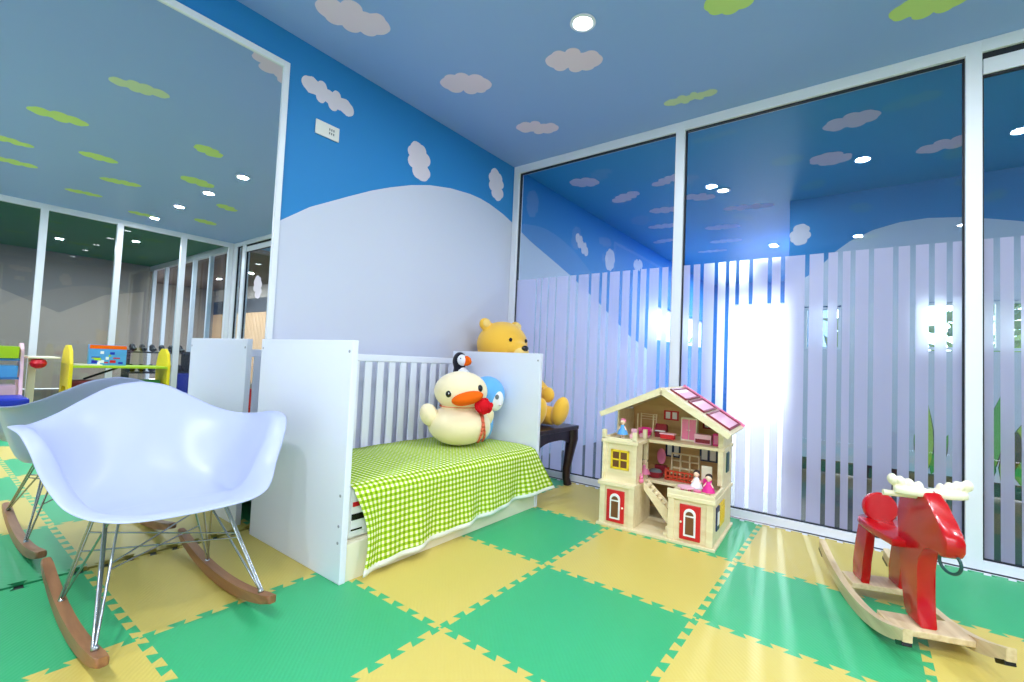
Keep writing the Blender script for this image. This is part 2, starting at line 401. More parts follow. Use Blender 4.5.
for i in range(len(posts)-1):
    a, b = posts[i][1], posts[i+1][0]; door = i in (2, 3)
    z0, z1 = ZB, ZT
    P = MB().box(a+0.004, b-0.004, -0.003, 0.003, z0+0.001, z1-0.001).build(('door_%d' if door else 'window_%d') % (1 if i == 2 else 2 if i == 3 else i+1 if i < 2 else 3), M['glass'])
    struct(P)
    g = MB(); e = 0.007
    zt = z1 if not door else 2.345
    if door:
        fr = MB().box(a+0.004, b-0.004, -0.02, 0.02, 2.262, 2.335, 0.002).build('door_rail', M['alu'], P)
        g.box(a, b, -0.016, 0.016, 2.335, ZT)  # black strip stands in for the shaded gap above the door
        zt = 2.262
    g.box(a, a+e, -0.012, 0.012, z0, zt); g.box(b-e, b, -0.012, 0.012, z0, zt); g.box(a+e, b-e, -0.012, 0.012, z0, z0+e); g.box(a+e, b-e, -0.012, 0.012, zt-e, zt)
    g.build('gasket', M['gasket'], P)
    if i < 3:
        f = MB(); x = a+0.008
        for gx in gaps:
            if gx < a or gx > b: continue
            hw = 0.0065 if gx < 0.5 else 0.0105
            if gx-hw > x: f.face([(x, -0.0045, z0+0.008), (gx-hw, -0.0045, z0+0.008), (gx-hw, -0.0045, FT), (x, -0.0045, FT)])
            x = gx+hw
        f.face([(x, -0.0045, z0+0.008), (b-0.008, -0.0045, z0+0.008), (b-0.008, -0.0045, FT), (x, -0.0045, FT)])
        f.build('frosted_film', M['film'], P, recalc=False)
    if i == 3:
        MB().tube([(4.80, -0.03, 0.95), (4.80, -0.07, 0.95), (4.72, -0.07, 0.95)], 0.009).build('door_handle', M['chrome'], P)
    if i == 3:
        c = MB(); pts = cloud_pts(4.50, 1.72, 0.17, 0.13, 1.3, 61)
        c.face([(x, -0.0045, z) for x, z in pts]); c.build('cloud_sticker', M['cloud'], P, recalc=False)

# partition opposite the mirror
m = MB(); ys = [-0.67, -1.37, -2.06, -2.76, -3.46]
for y in [YB+0.03, -0.07] + ys: m.box(X1-0.03, X1+0.03, y-0.032, y+0.032, 0, H, 0.003)
m.box(X1-0.029, X1+0.029, YB, -0.04, 0, 0.05); m.box(X1-0.029, X1+0.029, YB, -0.04, 2.36, H)
struct(m.build('trim_2', M['alu']))
yy = [-0.07] + ys + [YB+0.03]
for i in range(len(yy)-1):
    struct(MB().box(X1-0.003, X1+0.003, yy[i+1]+0.034, yy[i]-0.034, 0.051, 2.359).build('window_%d' % (4+i), M['glass']))

# room beyond the partition: beige wall with a painted hill, green ceiling, glass row on the corridor side
m = MB(); m.box(9.2, 9.3, YB, 0.05, 0, H); m.mi = 1
m.face([(9.199, -4.1, 0.0), (9.199, -0.1, 0.0), (9.199, -0.1, 1.9), (9.199, -0.7, 1.75), (9.199, -1.3, 1.35), (9.199, -2.2, 1.75), (9.199, -3.2, 1.9), (9.199, -4.1, 1.6)])
struct(m.build('wall_far', [M['beige2'], M['beige']], recalc=False))
struct(MB().box(X1, 9.3, YB, 0.0, H, H+0.1).build('ceiling_beyond', M['gceil']))
struct(MB().box(X1, 9.3, YB-0.1, YB, 0, H).build('wall_beyond', M['beige2']))
m = MB()
for x in (6.2, 6.9, 7.6, 8.3, 9.0): m.box(x-0.03, x+0.03, -0.03, 0.03, 0, H, 0.003)
m.box(X1+0.03, 9.2, -0.028, 0.028, 2.33, H); m.box(X1+0.03, 9.2, -0.028, 0.028, 0, 0.05)
struct(m.build('trim_3', M['alu']))

# corridor beyond the glass wall: wall with hill, plant mural and windows; slatted wall further on
m = MB(); B0, B1 = 1.745, 4.3; yb = 1.9
wins = [(1.87, 2.14, 1.06, 1.43), (2.62, 3.6, 1.07, 1.44)]
m.box(B0, B1, yb, yb+0.12, 0, 1.06); m.box(B0, B1, yb, yb+0.12, 1.44, H)
m.box(B0, 1.87, yb, yb+0.12, 1.06, 1.44); m.box(2.14, 2.62, yb, yb+0.12, 1.06, 1.44); m.box(3.6, B1, yb, yb+0.12, 1.06, 1.44)
m.box(B0, B0+0.12, yb+0.12, 6.2, 0, H)
m.mi = 1
hb = [(1.745, 1.62), (1.9, 1.72), (2.0, 1.81), (2.1, 1.92), (2.197, 1.995), (2.35, 2.07), (2.527, 2.112), (2.70, 2.12), (2.883, 2.098), (3.05, 2.06), (3.2, 2.02), (3.5, 1.9), (4.3, 1.6)]
for i in range(len(hb)-1):
    (xa, za), (xb, zb) = hb[i], hb[i+1]
    m.face([(xa, yb-0.0008, 1.44), (xb, yb-0.0008, 1.44), (xb, yb-0.0008, zb), (xa, yb-0.0008, za)])
for (xa, xb) in ((B0, 1.87), (2.14, 2.62), (3.6, B1)): m.face([(xa, yb-0.0008, 1.06), (xb, yb-0.0008, 1.06), (xb, yb-0.0008, 1.44), (xa, yb-0.0008, 1.44)])
m.face([(B0, yb-0.0008, 0.1), (B1, yb-0.0008, 0.1), (B1, yb-0.0008, 1.06), (B0, yb-0.0008, 1.06)])
m.mi = 2
m.face([(x, yb-0.0012, z) for x, z in cloud_pts(1.83, 2.10, 0.10, 0.085, 1.4, 71)])
def leaf(x0, z0, x1, z1, wd, mi):
    d = Vector((x1-x0, z1-z0)); n = Vector((-d.y, d.x)).normalized()
    for k, (ww, mm, off) in enumerate(((wd+0.008, 5, 0.0012), (wd, mi, 0.0016))):
        m.mi = mm
        pts = [(x0, z0)] + [(x0+d.x*t+n.x*ww*math.sin(PI*t**0.8), z0+d.y*t+n.y*ww*math.sin(PI*t**0.8)) for t in (0.2, 0.4, 0.6, 0.8)] + [(x1, z1)] \
            + [(x0+d.x*t-n.x*ww*math.sin(PI*t**0.8), z0+d.y*t-n.y*ww*math.sin(PI*t**0.8)) for t in (0.8, 0.6, 0.4, 0.2)]
        m.face([(x, yb-off, z) for x, z in pts])
for args in [(2.70, 0.12, 2.70, 0.66, 0.035, 4), (2.70, 0.12, 2.62, 0.40, 0.03, 3), (2.72, 0.1, 2.82, 0.42, 0.035, 3), (3.02, 0.1, 3.10, 0.74, 0.05, 3), (3.05, 0.1, 2.98, 0.48, 0.045, 3),
             (3.10, 0.1, 3.24, 0.60, 0.05, 4), (3.2, 0.1, 3.18, 0.5, 0.05, 3), (3.3, 0.1, 3.42, 0.7, 0.05, 3), (3.5, 0.1, 3.5, 0.55, 0.05, 4)]: leaf(*args)
struct(m.build('wall_right', [M['wall_blue'], M['wall_white'], M['cloud'], M['leafp'], M['leafl'], M['leafd']], recalc=False))
struct(MB().box(B0, B1, yb-0.012, yb, 0, 0.105).build('baseboard_right', M['gasket']))
for k, (xa, xb, za, zb) in enumerate(wins):
    o = MB().box(xa, xb, yb+0.04, yb+0.046, za, zb).build('window_%d' % (11+k), M['glass']); struct(o)
    f = MB(); f.box(xa, xb, yb+0.02, yb+0.07, za, za+0.02); f.box(xa, xb, yb+0.02, yb+0.07, zb-0.02, zb); f.box(xa, xa+0.02, yb+0.021, yb+0.069, za, zb); f.box(xb-0.02, xb, yb+0.021, yb+0.069, za, zb)
    if k: f.box(3.08, 3.11, yb+0.021, yb+0.069, za, zb)
    f.build('window_frame', M['alu'], o)
# end wall with the bright door opening
m = MB(); y6 = 6.2; DA, DB, DZ = 0.33, 1.36, 2.05
m.box(-0.12, DA, y6, y6+0.12, 0, H); m.box(DB, B0+0.12, y6, y6+0.12, 0, H); m.box(DA, DB, y6, y6+0.12, DZ, H)
struct(m.build('wall_end', [M['wall_blue']]))
m = MB(); m.box(DA, DA+0.05, y6-0.01, y6+0.05, 0, DZ); m.box(DB-0.03, DB, y6-0.01, y6+0.05, 0, DZ); m.box(DA, DB, y6-0.01, y6+0.05, DZ-0.03, DZ)
struct(m.build('trim_4', M['alu']))
o = MB().box(-0.07, -0.064, 3.35, 5.75, 1.22, 1.70).build('window_13', M['glass']); struct(o)
f = MB(); f.box(-0.1, -0.03, 3.35, 5.75, 1.22, 1.24); f.box(-0.1, -0.03, 3.35, 5.75, 1.68, 1.70)
for y in (3.35, 4.13, 4.93, 5.72): f.box(-0.099, -0.031, y, y+0.03, 1.22, 1.70)
f.build('window_frame', M['alu'], o)
# slatted corridor wall
m = MB(); m.box(B1, 12, 2.2, 2.3, 0, H); m.mi = 1
x = B1
while x < 12: m.box(x, x+0.05, 2.17, 2.2, 0.05, 1.75); x += 0.075
m.mi = 2; m.box(7.5, 12, 2.165, 2.2, 1.75, 2.1)
struct(m.build('wall_slatted', [M['beige2'], M['slat'], M['dkband']]))
struct(MB().box(X1, 12, 0.0, 2.3, H, H+0.1).build('ceiling_corridor', M['bceil']))
struct(MB().box(12, 12.1, 0.0, 2.3, 0, H).build('wall_corridor', M['beige2']))
struct(MB().box(-8, 14, 6.4, 16, -0.12, -0.02).box(-8, -0.2, -2, 6.4, -0.12, -0.02).box(1.9, 14, 2.3, 6.4, -0.12, -0.02).build('ground_outside', M['concrete']))

# ------------------------------------------------------------------ downlights
def downlight(x, y, label, power=LAMP_W, z=H):
    t = thing('ceiling_light', label, 'ceiling light', (x, y, z), 0, 'round downlights in the ceilings')
    MB().lathe([(0.040, -0.001), (0.058, -0.001), (0.060, -0.006), (0.046, -0.009), (0.043, -0.003)], 28).build('trim_ring', M['white_lac'], t, 40)
    MB().lathe([(0.001, -0.0035), (0.042, -0.0035), (0.042, -0.002), (0.001, -0.002)], 24).build('lamp_lens', M['lamp'], t, 40)
    L = bpy.data.lights.new('lamp_light', 'AREA'); L.shape = 'DISK'; L.size = 0.085; L.energy = power; L.color = LAMP_COL
    lo = bpy.data.objects.new('lamp_light', L); COL.objects.link(lo); lo.parent = t; lo.location = (0, 0, -0.011)
    return t
downlight(1.24, -1.156, 'lit round downlight, first in the row over the play mats, beside a white ceiling cloud', LAMP_W*0.8)
for k, x in enumerate((2.28, 3.07, 3.90, 4.75)):
    downlight(x, -1.17, 'lit round downlight, %s in the row over the play mats counted from the mirror wall' % ('second', 'third', 'fourth', 'fifth')[k], LAMP_W*0.8)
for k, x in enumerate((1.40, 2.24, 3.10, 3.95, 4.8)):
    downlight(x, -3.45, 'lit round downlight, %s in the row by the rear wall' % ('first', 'second', 'third', 'fourth', 'fifth')[k], LAMP_W*1.7)
downlight(1.30, 1.31, 'lit round downlight beyond the striped glass, nearest to the glass', LAMP_W*1.0)
downlight(1.40, 3.56, 'lit round downlight beyond the glass, in front of the bright doorway', LAMP_W*5.5)
downlight(0.75, 5.1, 'added round downlight deepest beyond the glass, just inside the bright doorway', LAMP_W*2.5)  # added lamp, no fitting known here; brightens the left of the far room
for k, (x, y) in enumerate(((6.6, -0.9), (7.6, -1.6))): downlight(x, y, 'lit round downlight in the green ceilinged room, %s from the partition' % ('first', 'second')[k], 22)
for k, (x, y) in enumerate(((6.4, 1.3), (7.8, 1.3), (9.4, 1.3))): downlight(x, y, 'lit round downlight in the slatted corridor, %s from the play room' % ('first', 'second', 'third')[k], 45)

# ================================================================== FOAM MATS
gx = [0.028, 0.65, 1.25, 1.85, 2.45, 3.05, 3.65, 4.25, 4.85, 5.44]
gy = [-0.075, -0.714, -1.314, -1.914, -2.514, -3.114, -3.714, -4.16]
NT = 8
def edge_line(p, q):
    """zig-zag of dovetail teeth from p to q (either endpoint order gives the same line)"""
    p, q = Vector(p), Vector(q)
    d = q-p; L = d.length; d.normalize(); n = Vector((-d.y, d.x)); h = 0.0125; s = L/(NT*2)
    out = [p]
    for k in range(NT*2):
        a = p + d*(s*k); sg = 1 if k % 2 == 0 else -1
        if k == 0: out += [a + n*h*0.0 + d*s*0.25, a + d*(s*0.25) + n*h*sg, a + d*(s*1.18) + n*h*sg]
        elif k == NT*2-1: out += [a - d*s*0.18 + n*h*sg, a + d*(s*0.75) + n*h*sg, a + d*(s*0.75)]
        else: out += [a - d*s*0.18 + n*h*sg, a + d*(s*1.18) + n*h*sg]
    out.append(q)
    return out
ORD = ['first', 'second', 'third', 'fourth', 'fifth', 'sixth', 'seventh', 'eighth', 'ninth']
MATNOTE = {}
for i in range(len(gx)-1):
    for j in range(len(gy)-1):
        x0, x1, y1, y0 = gx[i], gx[i+1], gy[j], gy[j+1]
        green = ((i-2) + (-1-(j-2)) + 1) % 2 == 0          # the mat right of (1.25,-1.314) is yellow
        b_ = edge_line((x0, y0), (x1, y0)); r_ = edge_line((x1, y0), (x1, y1)); t_ = edge_line((x0, y1), (x1, y1))[::-1]; l_ = edge_line((x0, y0), (x0, y1))[::-1]
        poly = [(v.x, v.y) for v in b_[:-1] + r_[:-1] + t_[:-1] + l_[:-1]]
        m = MB(); m.prism(poly, 'xy', -0.0135, 0.0)
        o = m.build('foam_mat', M['foam_g' if green else 'foam_y'], loc=(0, 0, 0.0))
        tag(o, '%s foam mat, %s from the mirror wall, %s row from the striped glass' % ('green' if green else 'yellow', ORD[i], ORD[j]), 'foam mat', 'interlocking foam mats on the floor')

# ================================================================== MIRROR
mr = thing('wall_mirror', 'large wall mirror with slim white aluminium trim behind the rocking chair', 'mirror', (0.0, -2.95, 0.0))
MB().box(0.002, 0.006, -1.18, 1.027, -0.0135, 2.232).build('mirror_glass', M['mirror'], mr)
f = MB(); f.box(0.002, 0.016, 1.027, 1.055, -0.0135, 2.262, 0.002); f.box(0.002, 0.016, -1.2, 1.027, 2.232, 2.262, 0.002); f.box(0.002, 0.016, -1.21, -1.18, 0.002, 2.262, 0.002)
f.build('mirror_frame', M['alu'], mr)

# wall outlet
t = thing('wall_socket', 'small white double socket plate high on the blue wall under a cloud', 'socket', (0.0, -1.674, 2.018))
MB().box(0.001, 0.010, -0.068, 0.068, -0.038, 0.038, 0.003).build('cover_plate', M['plate'], t)
m = MB()
for dy in (0.010, 0.022, 0.034):
    m.box(0.0095, 0.0112, dy-0.003, dy+0.003, 0.004, 0.016); m.box(0.0095, 0.0112, dy-0.003, dy+0.003, -0.016, -0.004)
m.build('socket_slots', M['grey'], t)

# ================================================================== ROCKING CHAIR
RC = Vector((0.0, -2.432))
ch = thing('rocking_chair', 'white moulded armchair on wire struts and curved wooden rockers in front of the mirror', 'rocking chair', (0.41, -2.434, 0), -0.015)
rim = [(0.738, 0, 0.384), (0.730, 0.13, 0.386), (0.690, 0.205, 0.393), (0.628, 0.255, 0.412), (0.586, 0.284, 0.452), (0.568, 0.308, 0.505), (0.554, 0.326, 0.560), (0.520, 0.342, 0.596), (0.45, 0.355, 0.606), (0.38, 0.355, 0.602),
       (0.29, 0.340, 0.590), (0.215, 0.288, 0.588), (0.16, 0.222, 0.612), (0.12, 0.155, 0.652), (0.10, 0.08, 0.693), (0.095, 0, 0.708)]
def crom(P, n):
    out = []
    for i in range(len(P)-1):
        p0 = P[i-1] if i else P[0]; p1, p2 = P[i], P[i+1]; p3 = P[i+2] if i+2 < len(P) else P[-1]
        for k in range(n):
            t = k/n
            out.append(0.5*((2*p1) + (-p0+p2)*t + (2*p0-5*p1+4*p2-p3)*t*t + (-p0+3*p1-3*p2+p3)*t**3))
    out.append(P[-1]); return out
half = crom([Vector(p) for p in rim], 4)
loop = half + [Vector((p.x, -p.y, p.z)) for p in half[-2:0:-1]]
C0 = Vector((0.42, 0, 0.335))
NS = 14
bm = bmesh.new(); rings = []
for s_ in range(1, NS+1):
    s = s_/NS; row = []
    for p in loop:
        ang = math.atan2(p.y, p.x-0.42)
        side = abs(math.sin(ang))**1.5; front = max(0.0, math.cos(ang)); back = max(0.0, -math.cos(ang))
        x = C0.x + (p.x-C0.x)*s**0.86; y = C0.y + (p.y-C0.y)*s**0.80
        kb = s**2.2
        u = min(1.0, max(0.0, (s-0.50)/0.37)); ks = u*u*(3-2*u)                # arms: steep wall, flat flared top
        kf = s**1.6 if s < 0.85 else s**1.6
        wsum = side + front**2 + back**2 + 1e-6
        k = (ks*side + kf*front**2 + kb*back**2)/wsum
        z = C0.z + (p.z-C0.z)*k
        if front > 0.3 and s > 0.82: z -= 0.009*((s-0.82)/0.18)**2*front
        if s_ == NS: z -= 0.003
        row.append(bm.verts.new((x-0.35, y, z)))
    rings.append(row)
cv = bm.verts.new((C0.x-0.35, 0, C0.z)); n = len(loop)
for k in range(n): bm.faces.new((cv, rings[0][k], rings[0][(k+1) % n]))
for a, b in zip(rings, rings[1:]):
    for k in range(n): bm.faces.new((a[k], b[k], b[(k+1) % n], a[(k+1) % n]))
mb = MB(); mb.bm.free(); mb.bm = bm
sh = mb.build('shell', M['shell'], ch, 180)
so = sh.modifiers.new('thickness', 'SOLIDIFY'); so.thickness = 0.007; so.offset = -1
subsurf(sh, 1)
for sg in (1, -1):
    y = sg*0.198
    pts = [(-0.362 + 0.805*k/18, y, 0.020 + 0.36*(-0.402+0.805*k/18)**2) for k in range(19)]
    m = MB()
    prof_t = [(x, z+0.019-0.010*abs((k-9)/9)**2) for k, (x, _, z) in enumerate(pts)]; prof_b = [(x, z-0.018+0.003*abs((k-9)/9)**3) for k, (x, _, z) in enumerate(pts)]
    m.prism(prof_b + prof_t[::-1], 'xz', y-0.0145, y+0.0145, 0.008)
    m.build('rocker', M['rocker'], ch, 50)
def zr(x): return 0.020 + 0.36*(x-0.04)**2 + 0.016
mts = {}
for sg in (1, -1):
    MF = Vector((0.20, sg*0.135, 0.326)); MR = Vector((-0.07, sg*0.125, 0.318))
    F = Vector((0.365, sg*0.198, zr(0.365))); R_ = Vector((-0.07, sg*0.198, zr(-0.07)))
    mts[sg] = (MF, MR, F, R_)
def wire(a, b, r=0.0035): MB().tube([a, b], r, 8).build('wire_strut', M['chrome'], ch, 60)
for sg in (1, -1):
    MF, MR, F, R_ = mts[sg]; off = Vector((0, sg*0.011, 0))
    wire(F, MF); wire(F+off*0.5, MF + Vector((-0.05, sg*0.02, 0))); wire(R_, MR); wire(R_+off*0.5, MR+Vector((0.05, sg*0.02, 0)))
    wire(F, MR*0.55+MF*0.45); wire(R_, MF*0.7+MR*0.3)
    oMF, oMR, oF, oR = mts[-sg]
    wire(F*0.35+MF*0.65, oR*0.3+oMR*0.7, 0.0026); wire(R_*0.5+MR*0.5, oMF*0.6+oF*0.4, 0.0026)
    for q in (F, R_): MB().ell(q, (0.009, 0.009, 0.011), 10, 6).build('foot_bolt', M['chrome'], ch, 60)
m = MB(); m.tube([mts[1][0], mts[-1][0]], 0.004); m.tube([mts[1][1], mts[-1][1]], 0.004); m.tube([mts[1][0], mts[1][1]], 0.004); m.tube([mts[-1][0], mts[-1][1]], 0.004)
m.build('seat_mount', M['chrome'], ch, 60)

# ================================================================== COT
ct = thing('cot', 'white wooden cot with solid end panels and slatted back against the wall', 'cot', (0.44, -1.333, 0))
def loc_(x, y): return x-0.44, y+1.333
for (ya, yb_) in ((-1.972, -1.946), (-0.720, -0.694)):
    e = MB().box(0.08-0.44, 0.792-0.44, ya+1.333, yb_+1.333, 0, 0.887, 0.003).build('end_panel', M['white_lac'], ct)
    for (bx, bz) in ((0.775, 0.845), (0.098, 0.845), (0.770, 0.315), (0.770, 0.205), (0.770, 0.145)):
        MB().lathe([(0.0055, 0), (0.0055, 0.0015), (0.002, 0.002)], 12, mtx=TR(bx-0.44, ya+1.333, bz) @ RX(PI/2)).build('screw_cap', M['dot'], e)
xr0, xr1 = 0.105-0.44, 0.128-0.44
MB().box(xr0, xr1, -0.613, 0.613, 0.800, 0.838, 0.004).build('top_rail', M['white_lac'], ct)
MB().box(xr0, xr1, -0.613, 0.613, 0.20, 0.245, 0.004).build('lower_rail', M['white_lac'], ct)
for k in range(15):
    y = -0.565 + k*1.13/14
    MB().box(xr0+0.005, xr1-0.005, y-0.022, y+0.022, 0.24, 0.802, 0.003).build('slat', M['white_lac'], ct)
MB().box(0.768-0.44, 0.786-0.44, -0.613, 0.613, 0.0, 0.135, 0.002).build('front_board', M['cream'], ct)
MB().box(xr1, 0.768-0.44, -0.613, 0.613, 0.12, 0.138).build('base_board', M['cream'], ct)
# mattress
mt = thing('mattress', 'white mattress lying in the cot under the checked cloth', 'mattress', (0.45, -1.333, 0.138))
MB().box(-0.31, 0.318, -0.608, 0.608, 0.0005, 0.198, 0.025, seg=4).build('cover', M['white'], mt, 50)
m = MB(); m.box(0.317, 0.321, -0.59, -0.52, 0.03, 0.15); m.mi = 1; m.box(0.3175, 0.3225, -0.585, -0.535, 0.125, 0.142); m.mi = 2; m.box(0.3175, 0.3225, -0.588, -0.53, 0.075, 0.098); m.box(0.3175, 0.3225, -0.588, -0.54, 0.036, 0.042)
m.build('care_label', [M['white'], M['toy_red'], M['black']], mt)
# checked cloth
bm = bmesh.new(); uvl = bm.loops.layers.uv.new('UVMap')
path = [(0.155, 0.340), (0.25, 0.343), (0.40, 0.345), (0.55, 0.346), (0.68, 0.346), (0.755, 0.343), (0.785, 0.332), (0.800, 0.312)]
NU, NV2 = 90, 26
grid = []; rn = random.Random(3)
ph = [rn.uniform(0, 6.28) for _ in range(8)]
for i in range(NU+1):
    u = i/NU; y = -1.925 + 1.195*u
    hem = 0.020 + 0.085*u**1.15
    row = []; d = 0; last = None
    pts = [Vector((x, 0, z)) for x, z in path]
    for k in range(1, NV2+1):
        t = k/NV2
        pts.append(Vector((0.802 + 0.012*t, 0, 0.312 + (hem-0.312)*t)))
    for k, q in enumerate(pts):
        t = max(0.0, (k-len(path)+1)/NV2)
        fold = 0.010*math.sin(y*23+ph[0]) + 0.007*math.sin(y*41+ph[1]+t*2) + 0.005*math.sin(y*11+ph[2])
        x = q.x + (fold+0.008)*t; yy_ = y
        flare = max(0.0, (u-0.86)/0.14)
        x += 0.035*flare*t; yy_ += 0.115*flare*t*(1 if flare > 0 else 0)
        lf = max(0.0, (0.10-u)/0.10); yy_ += 0.035*lf*math.sin(PI*t) + 0.02*lf*t
        z = q.z + (0.0015*math.sin(x*40+y*9)+0.001*math.sin(y*31) if k < len(path)-1 else 0)
        v = Vector((x, yy_, z))
        if last is not None: d += (Vector((q.x, 0, q.z))-last).length
        last = Vector((q.x, 0, q.z)); row.append((bm.verts.new(v), u*1.195, d))
    grid.append(row)
for i in range(NU):
    for k in range(len(grid[0])-1):
        q = [grid[i][k], grid[i+1][k], grid[i+1][k+1], grid[i][k+1]]
        f = bm.faces.new([a[0] for a in q])
        f.material_index = 1 if k >= len(grid[0])-3 else 0
        for lp, a in zip(f.loops, q): lp[uvl].uv = (a[1], a[2])
mb = MB(); mb.bm.free(); mb.bm = bm
cl = mb.build('checked_cloth', [M['ging'], M['lace']], None, 180, recalc=True)
so = cl.modifiers.new('thickness', 'SOLIDIFY'); so.thickness = 0.003; so.offset = 0
tag(cl, 'green and white checked cloth draped over the cot mattress down to the mats', 'cloth')
# gingham cushion tucked behind the near end panel
bm = bmesh.new(); uvl = bm.loops.layers.uv.new('UVMap')
N = 14
def cush(sg):
    g = [[None]*(N+1) for _ in range(N+1)]
    for i in range(N+1):
        for k in range(N+1):
            a, b = -1+2*i/N, -1+2*k/N
            pu = max(0.0, (1-a**4)*(1-b**4))**0.5
            g[i][k] = bm.verts.new((a*0.15*(1-0.06*(1-abs(b))), sg*0.05*pu, 0.10+b*0.10*(1-0.06*(1-abs(a)))))
    for i in range(N):
        for k in range(N):
            f = bm.faces.new((g[i][k], g[i+1][k], g[i+1][k+1], g[i][k+1]))
            for lp, (ii, kk) in zip(f.loops, ((i, k), (i+1, k), (i+1, k+1), (i, k+1))): lp[uvl].uv = (ii*0.3/N, kk*0.2/N)
cush(1); cush(-1); bmesh.ops.remove_doubles(bm, verts=bm.verts[:], dist=1e-5)
mb = MB(); mb.bm.free(); mb.bm = bm
cu = mb.build('cushion', M['ging'], None, 180, loc=(0.52, -1.875, 0.347), rot=(0.12, 0, 0))
tag(cu, 'small green checked cushion leaning inside the near end panel of the cot', 'cushion')

# ================================================================== PLUSH TOYS
# pale yellow duck
dk = thing('plush_duck', 'fat pale yellow plush duck with orange beak and red bow on the cot', 'plush toy', (0.475, -1.045, 0.350), -0.62)
dk.scale = (1.04, 1.04, 0.975); dk.rotation_euler = (0.0, 0.0, -0.62)
m = MB(); m.ell((0, 0, 0.118), (0.150, 0.170, 0.118), 32, 20); m.ell((0.005, 0, 0.312), (0.125, 0.146, 0.115), 32, 20)
m.ell((-0.15, 0, 0.13), (0.06, 0.05, 0.035), 16, 10, RY(0.5))
remesh(m.build('body', M['plush_y'], dk, 180), 0.008, 4)
MB().ell((0, 0, 0), (0.045, 0.048, 0.066), 18, 12, RX(0.35)).build('wing', M['plush_y'], dk, 180, loc=(0.02, -0.168, 0.175))
MB().ell((0, 0, 0), (0.05, 0.05, 0.07), 18, 12, RX(-0.5)).build('wing', M['plush_y'], dk, 180, loc=(-0.05, 0.150, 0.15))
m = MB(); m.ell((0.125, 0.012, 0.282), (0.055, 0.086, 0.036), 24, 12, RX(0.26)); m.ell((0.118, 0.012, 0.268), (0.046, 0.072, 0.026), 24, 12, RX(0.26))
m.build('beak', M['orange'], dk, 180)
for sy in (-1, 1):
    e = MB().ell((0.098, sy*0.082, 0.318+sy*0.016), (0.013, 0.0185, 0.0215), 16, 10, RZ(sy*0.6)).build('eye', M['black'], dk, 180)
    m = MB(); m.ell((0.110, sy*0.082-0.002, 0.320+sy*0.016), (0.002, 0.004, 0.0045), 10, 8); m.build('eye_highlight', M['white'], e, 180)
m = MB(); rn = random.Random(5)
for k in range(26):
    a = rn.uniform(0, 2*PI); b = rn.uniform(-0.8, 1.2); rr = 0.042
    m.ell((0.128+0.03*math.sin(b)*abs(math.cos(a))*0.6, 0.10+rr*math.cos(a)*math.cos(b), 0.238+rr*math.sin(a)*math.cos(b)), (0.012, 0.010, 0.016), 8, 6, RX(a))
m.ell((0.122, 0.10, 0.238), (0.032, 0.042, 0.042), 14, 10)
m.build('bow', M['red_cloth'], dk, 60)
m = MB()
for dy, sw in ((0, 0.008), (0.018, -0.006)):
    A, B = [], []
    for k in range(9):
        t = k/8; z = 0.215-0.19*t; rr = 0.150*math.sqrt(max(0.05, 1-((z-0.118)/0.118)**2))
        yy_ = 0.088+dy+0.012*t+sw*math.sin(t*5)
        x = 0.150*math.sqrt(max(0.02, 1-((z-0.118)/0.122)**2-(yy_/0.175)**2))+0.006
        A.append((x, yy_-0.006, z)); B.append((x+0.001, yy_+0.006, z))
    for k in range(8): m.face([A[k], B[k], B[k+1], A[k+1]])
rb = m.build('ribbon', M['ribbon'], dk, 180); so = rb.modifiers.new('thickness', 'SOLIDIFY'); so.thickness = 0.003
MB().tube([(0.098*math.cos(a)+0.012, 0.112*math.sin(a), 0.226) for a in [2*PI*k/28 for k in range(28)]], 0.0025, 6, True).build('neck_ribbon', M['ribbon'], dk, 180)
# puffin
pf = thing('plush_puffin', 'small black and white plush puffin with orange beak behind the duck', 'plush toy', (0.255, -0.835, 0.350), -0.30)
pf.scale = (0.95, 0.95, 1.19)
m = MB(); m.ell((0, 0, 0.17), (0.075, 0.085, 0.17), 24, 16); m.ell((0.0, 0, 0.395), (0.050, 0.047, 0.050), 20, 14); m.ell((0, 0, 0.325), (0.042, 0.044, 0.06), 18, 12)
remesh(m.build('body', M['plush_k'], pf, 180), 0.007, 4)
MB().ell((0.032, 0.012, 0.20), (0.062, 0.078, 0.165), 22, 14).build('belly', M['plush_w'], pf, 180)
MB().ell((0.028, 0.0, 0.400), (0.034, 0.036, 0.032), 16, 10).build('face_patch', M['plush_w'], pf, 180)
MB().prism([(0.045, 0.375), (0.062, 0.372), (0.088, 0.380), (0.097, 0.395), (0.085, 0.415), (0.060, 0.425), (0.045, 0.42)], 'xz', -0.012, 0.012, 0.004, RZ(0.35)).build('beak', M['orange'], pf, 60)
for sy in (-1, 1):
    MB().ell((0.048, sy*0.020, 0.408), (0.006, 0.006, 0.007), 10, 8).build('eye', M['black'], pf, 180)
    MB().ell((0.10, sy*0.05, 0.018), (0.05, 0.03, 0.016), 14, 8).build('foot', M['orange'], pf, 180)
    MB().ell((-0.01, sy*0.090, 0.20), (0.035, 0.016, 0.10), 14, 10, RX(sy*0.12)).build('wing', M['plush_k'], pf, 180)
MB().ell((0.06, -0.075, 0.295), (0.030, 0.020, 0.016), 14, 8).build('scarf_knot', M['orange'], pf, 180)
